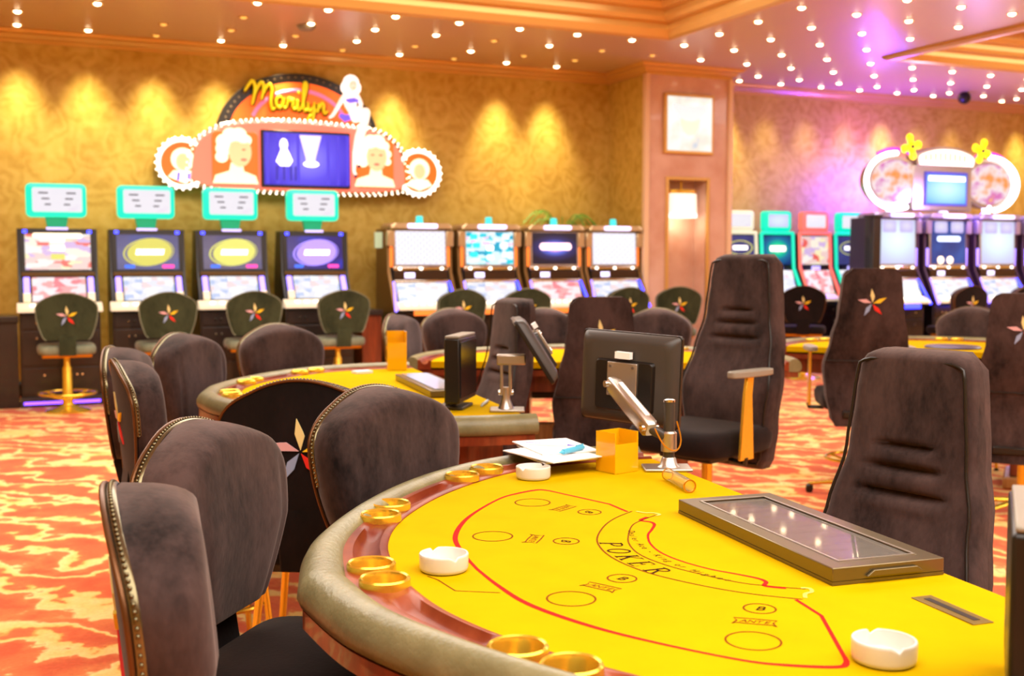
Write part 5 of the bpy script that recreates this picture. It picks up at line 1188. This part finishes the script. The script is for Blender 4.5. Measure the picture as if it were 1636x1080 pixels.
for sx, cx in ((-1, -.80), (1, .86)):
    wing = [(cx + .46 * math.cos(a), 2.48 + .33 * math.sin(a)) for a in [2 * PI * k / 40 for k in range(40)]]
    wg = blob(wing, -.07, .08, 'wing_panel', M_silver, t, .008)
    blob([(cx + (x - cx) * .86, 2.48 + (z - 2.48) * .84) for x, z in wing], -.085, -.07, 'wing_face', M_pinkface, wg)
    a0, a1 = (.50 * PI, 1.62 * PI) if sx < 0 else (-.45 * PI, .52 * PI)
    MB().tube([(cx + .50 * math.cos(a), -.10, 2.48 + .36 * math.sin(a)) for a in [a0 + (a1 - a0) * k / 30 for k in range(31)]], .030, 10).build('neon_tube', M_white_neon, wg)
    MB().tube([(cx + .49 * math.cos(a), -.06, 2.50 + .40 * math.sin(a)) for a in [PI * (.30 + .40 * k / 14) for k in range(15)]], .022, 8).build('magenta_tube', em('magenta_neon', '#e01890', 1.6), wg)
    fl = MB(); fx, fz = (-.58, 2.93) if sx < 0 else (.66, 2.92)
    for k in range(4):
        a = PI / 2 * k + (.25 if sx < 0 else -.35); fl.ell((fx + .06 * math.cos(a), -.12, fz + .06 * math.sin(a)), .045, .03, .045, 12, 8); fl.ell((fx + .12 * math.cos(a), -.12, fz + .12 * math.sin(a)), .055, .03, .055, 12, 8)
    fo = fl.build('flower', em('flower_yellow', '#ffe600', 1.0), t); MB().ell((fx, -.15, fz), .028, .02, .028, 10, 6).build('flower_centre', M_darkgrey, fo)
for x in (-.82, .10, .88): MB().lathe([(.06, 2.085), (.05, 2.12), (.07, 2.16), (.04, 2.22)], 14, (x, -.02, 0)).build('support_post', em('post_glow', '#f4eeff', 1.5), t)
for x in (-.82, .10, .88): MB().box(x - .04, x + .04, -.05, .05, 2.053, 2.09).build('support_foot', M_silver, t)
for nm, s, tt, z, e, c in (('violet_glow', 4.10, .30, 2.42, 190, (.09, .035, 1.0)), ('violet_glow', 4.9, .5, 2.4, 12, (.4, .2, 1.0)), ('violet_front', 4.2, 1.9, 2.3, 34, (.62, .36, 1.0)), ('magenta_glow', 4.0, .3, 2.92, 8, (1.0, .22, .9))):
    l = bpy.data.lights.new(nm, 'POINT'); l.energy = e; l.color = c; l.shadow_soft_size = .12
    lo = bpy.data.objects.new('neon_' + nm, l); COL.objects.link(lo); lo.location = WF(s, tt, z)

# ------------------------------------------------------------------ palm behind the silver machines
t = thing('potted_palm', 'green potted palm showing above the silver slot machines', 'plant', WF(-.80, .02, 0), WA)
MB().lathe([(.12, 0), (.17, .03), (.19, .30), (.21, .34), (.19, .36), (.17, .34), (.0005, .34)], 20, cap1=False).build('pot', M_espresso, t)
MB().tube([(0, 0, .33), (.02, .01, 1.0), (.0, .0, 1.55)], [.035, .028, .02], 8).build('trunk', M_oak, t)
for k in range(11):
    a = 2 * PI * k / 11 + .2 * random.random(); R_ = .30 + .12 * random.random(); hh = .42 + .12 * random.random()
    c, s = math.cos(a) * 1.25, math.sin(a) * .28; b = MB()
    sp = spline([Vector((0, 0, 1.53)), Vector((R_ * .35 * c, R_ * .35 * s, 1.53 + hh * .8)), Vector((R_ * .75 * c, R_ * .75 * s, 1.53 + hh)), Vector((R_ * 1.15 * c, R_ * 1.15 * s, 1.53 + hh * .72))], 5)
    b.tube(sp, .006, 5)
    for i, p in enumerate(sp[2:-1]):
        for sd in (-1, 1):
            q = p + Vector((c * .06, sd * .05, -.03 + .03 * sd)); n_ = Vector((c, s, 0)) * .014
            b.add([p - n_, p + n_, q, p + Vector((0, 0, .003))], [(0, 1, 2), (0, 2, 3), (1, 3, 2)])
    b.build('frond', M_leaf, t, ang=30)
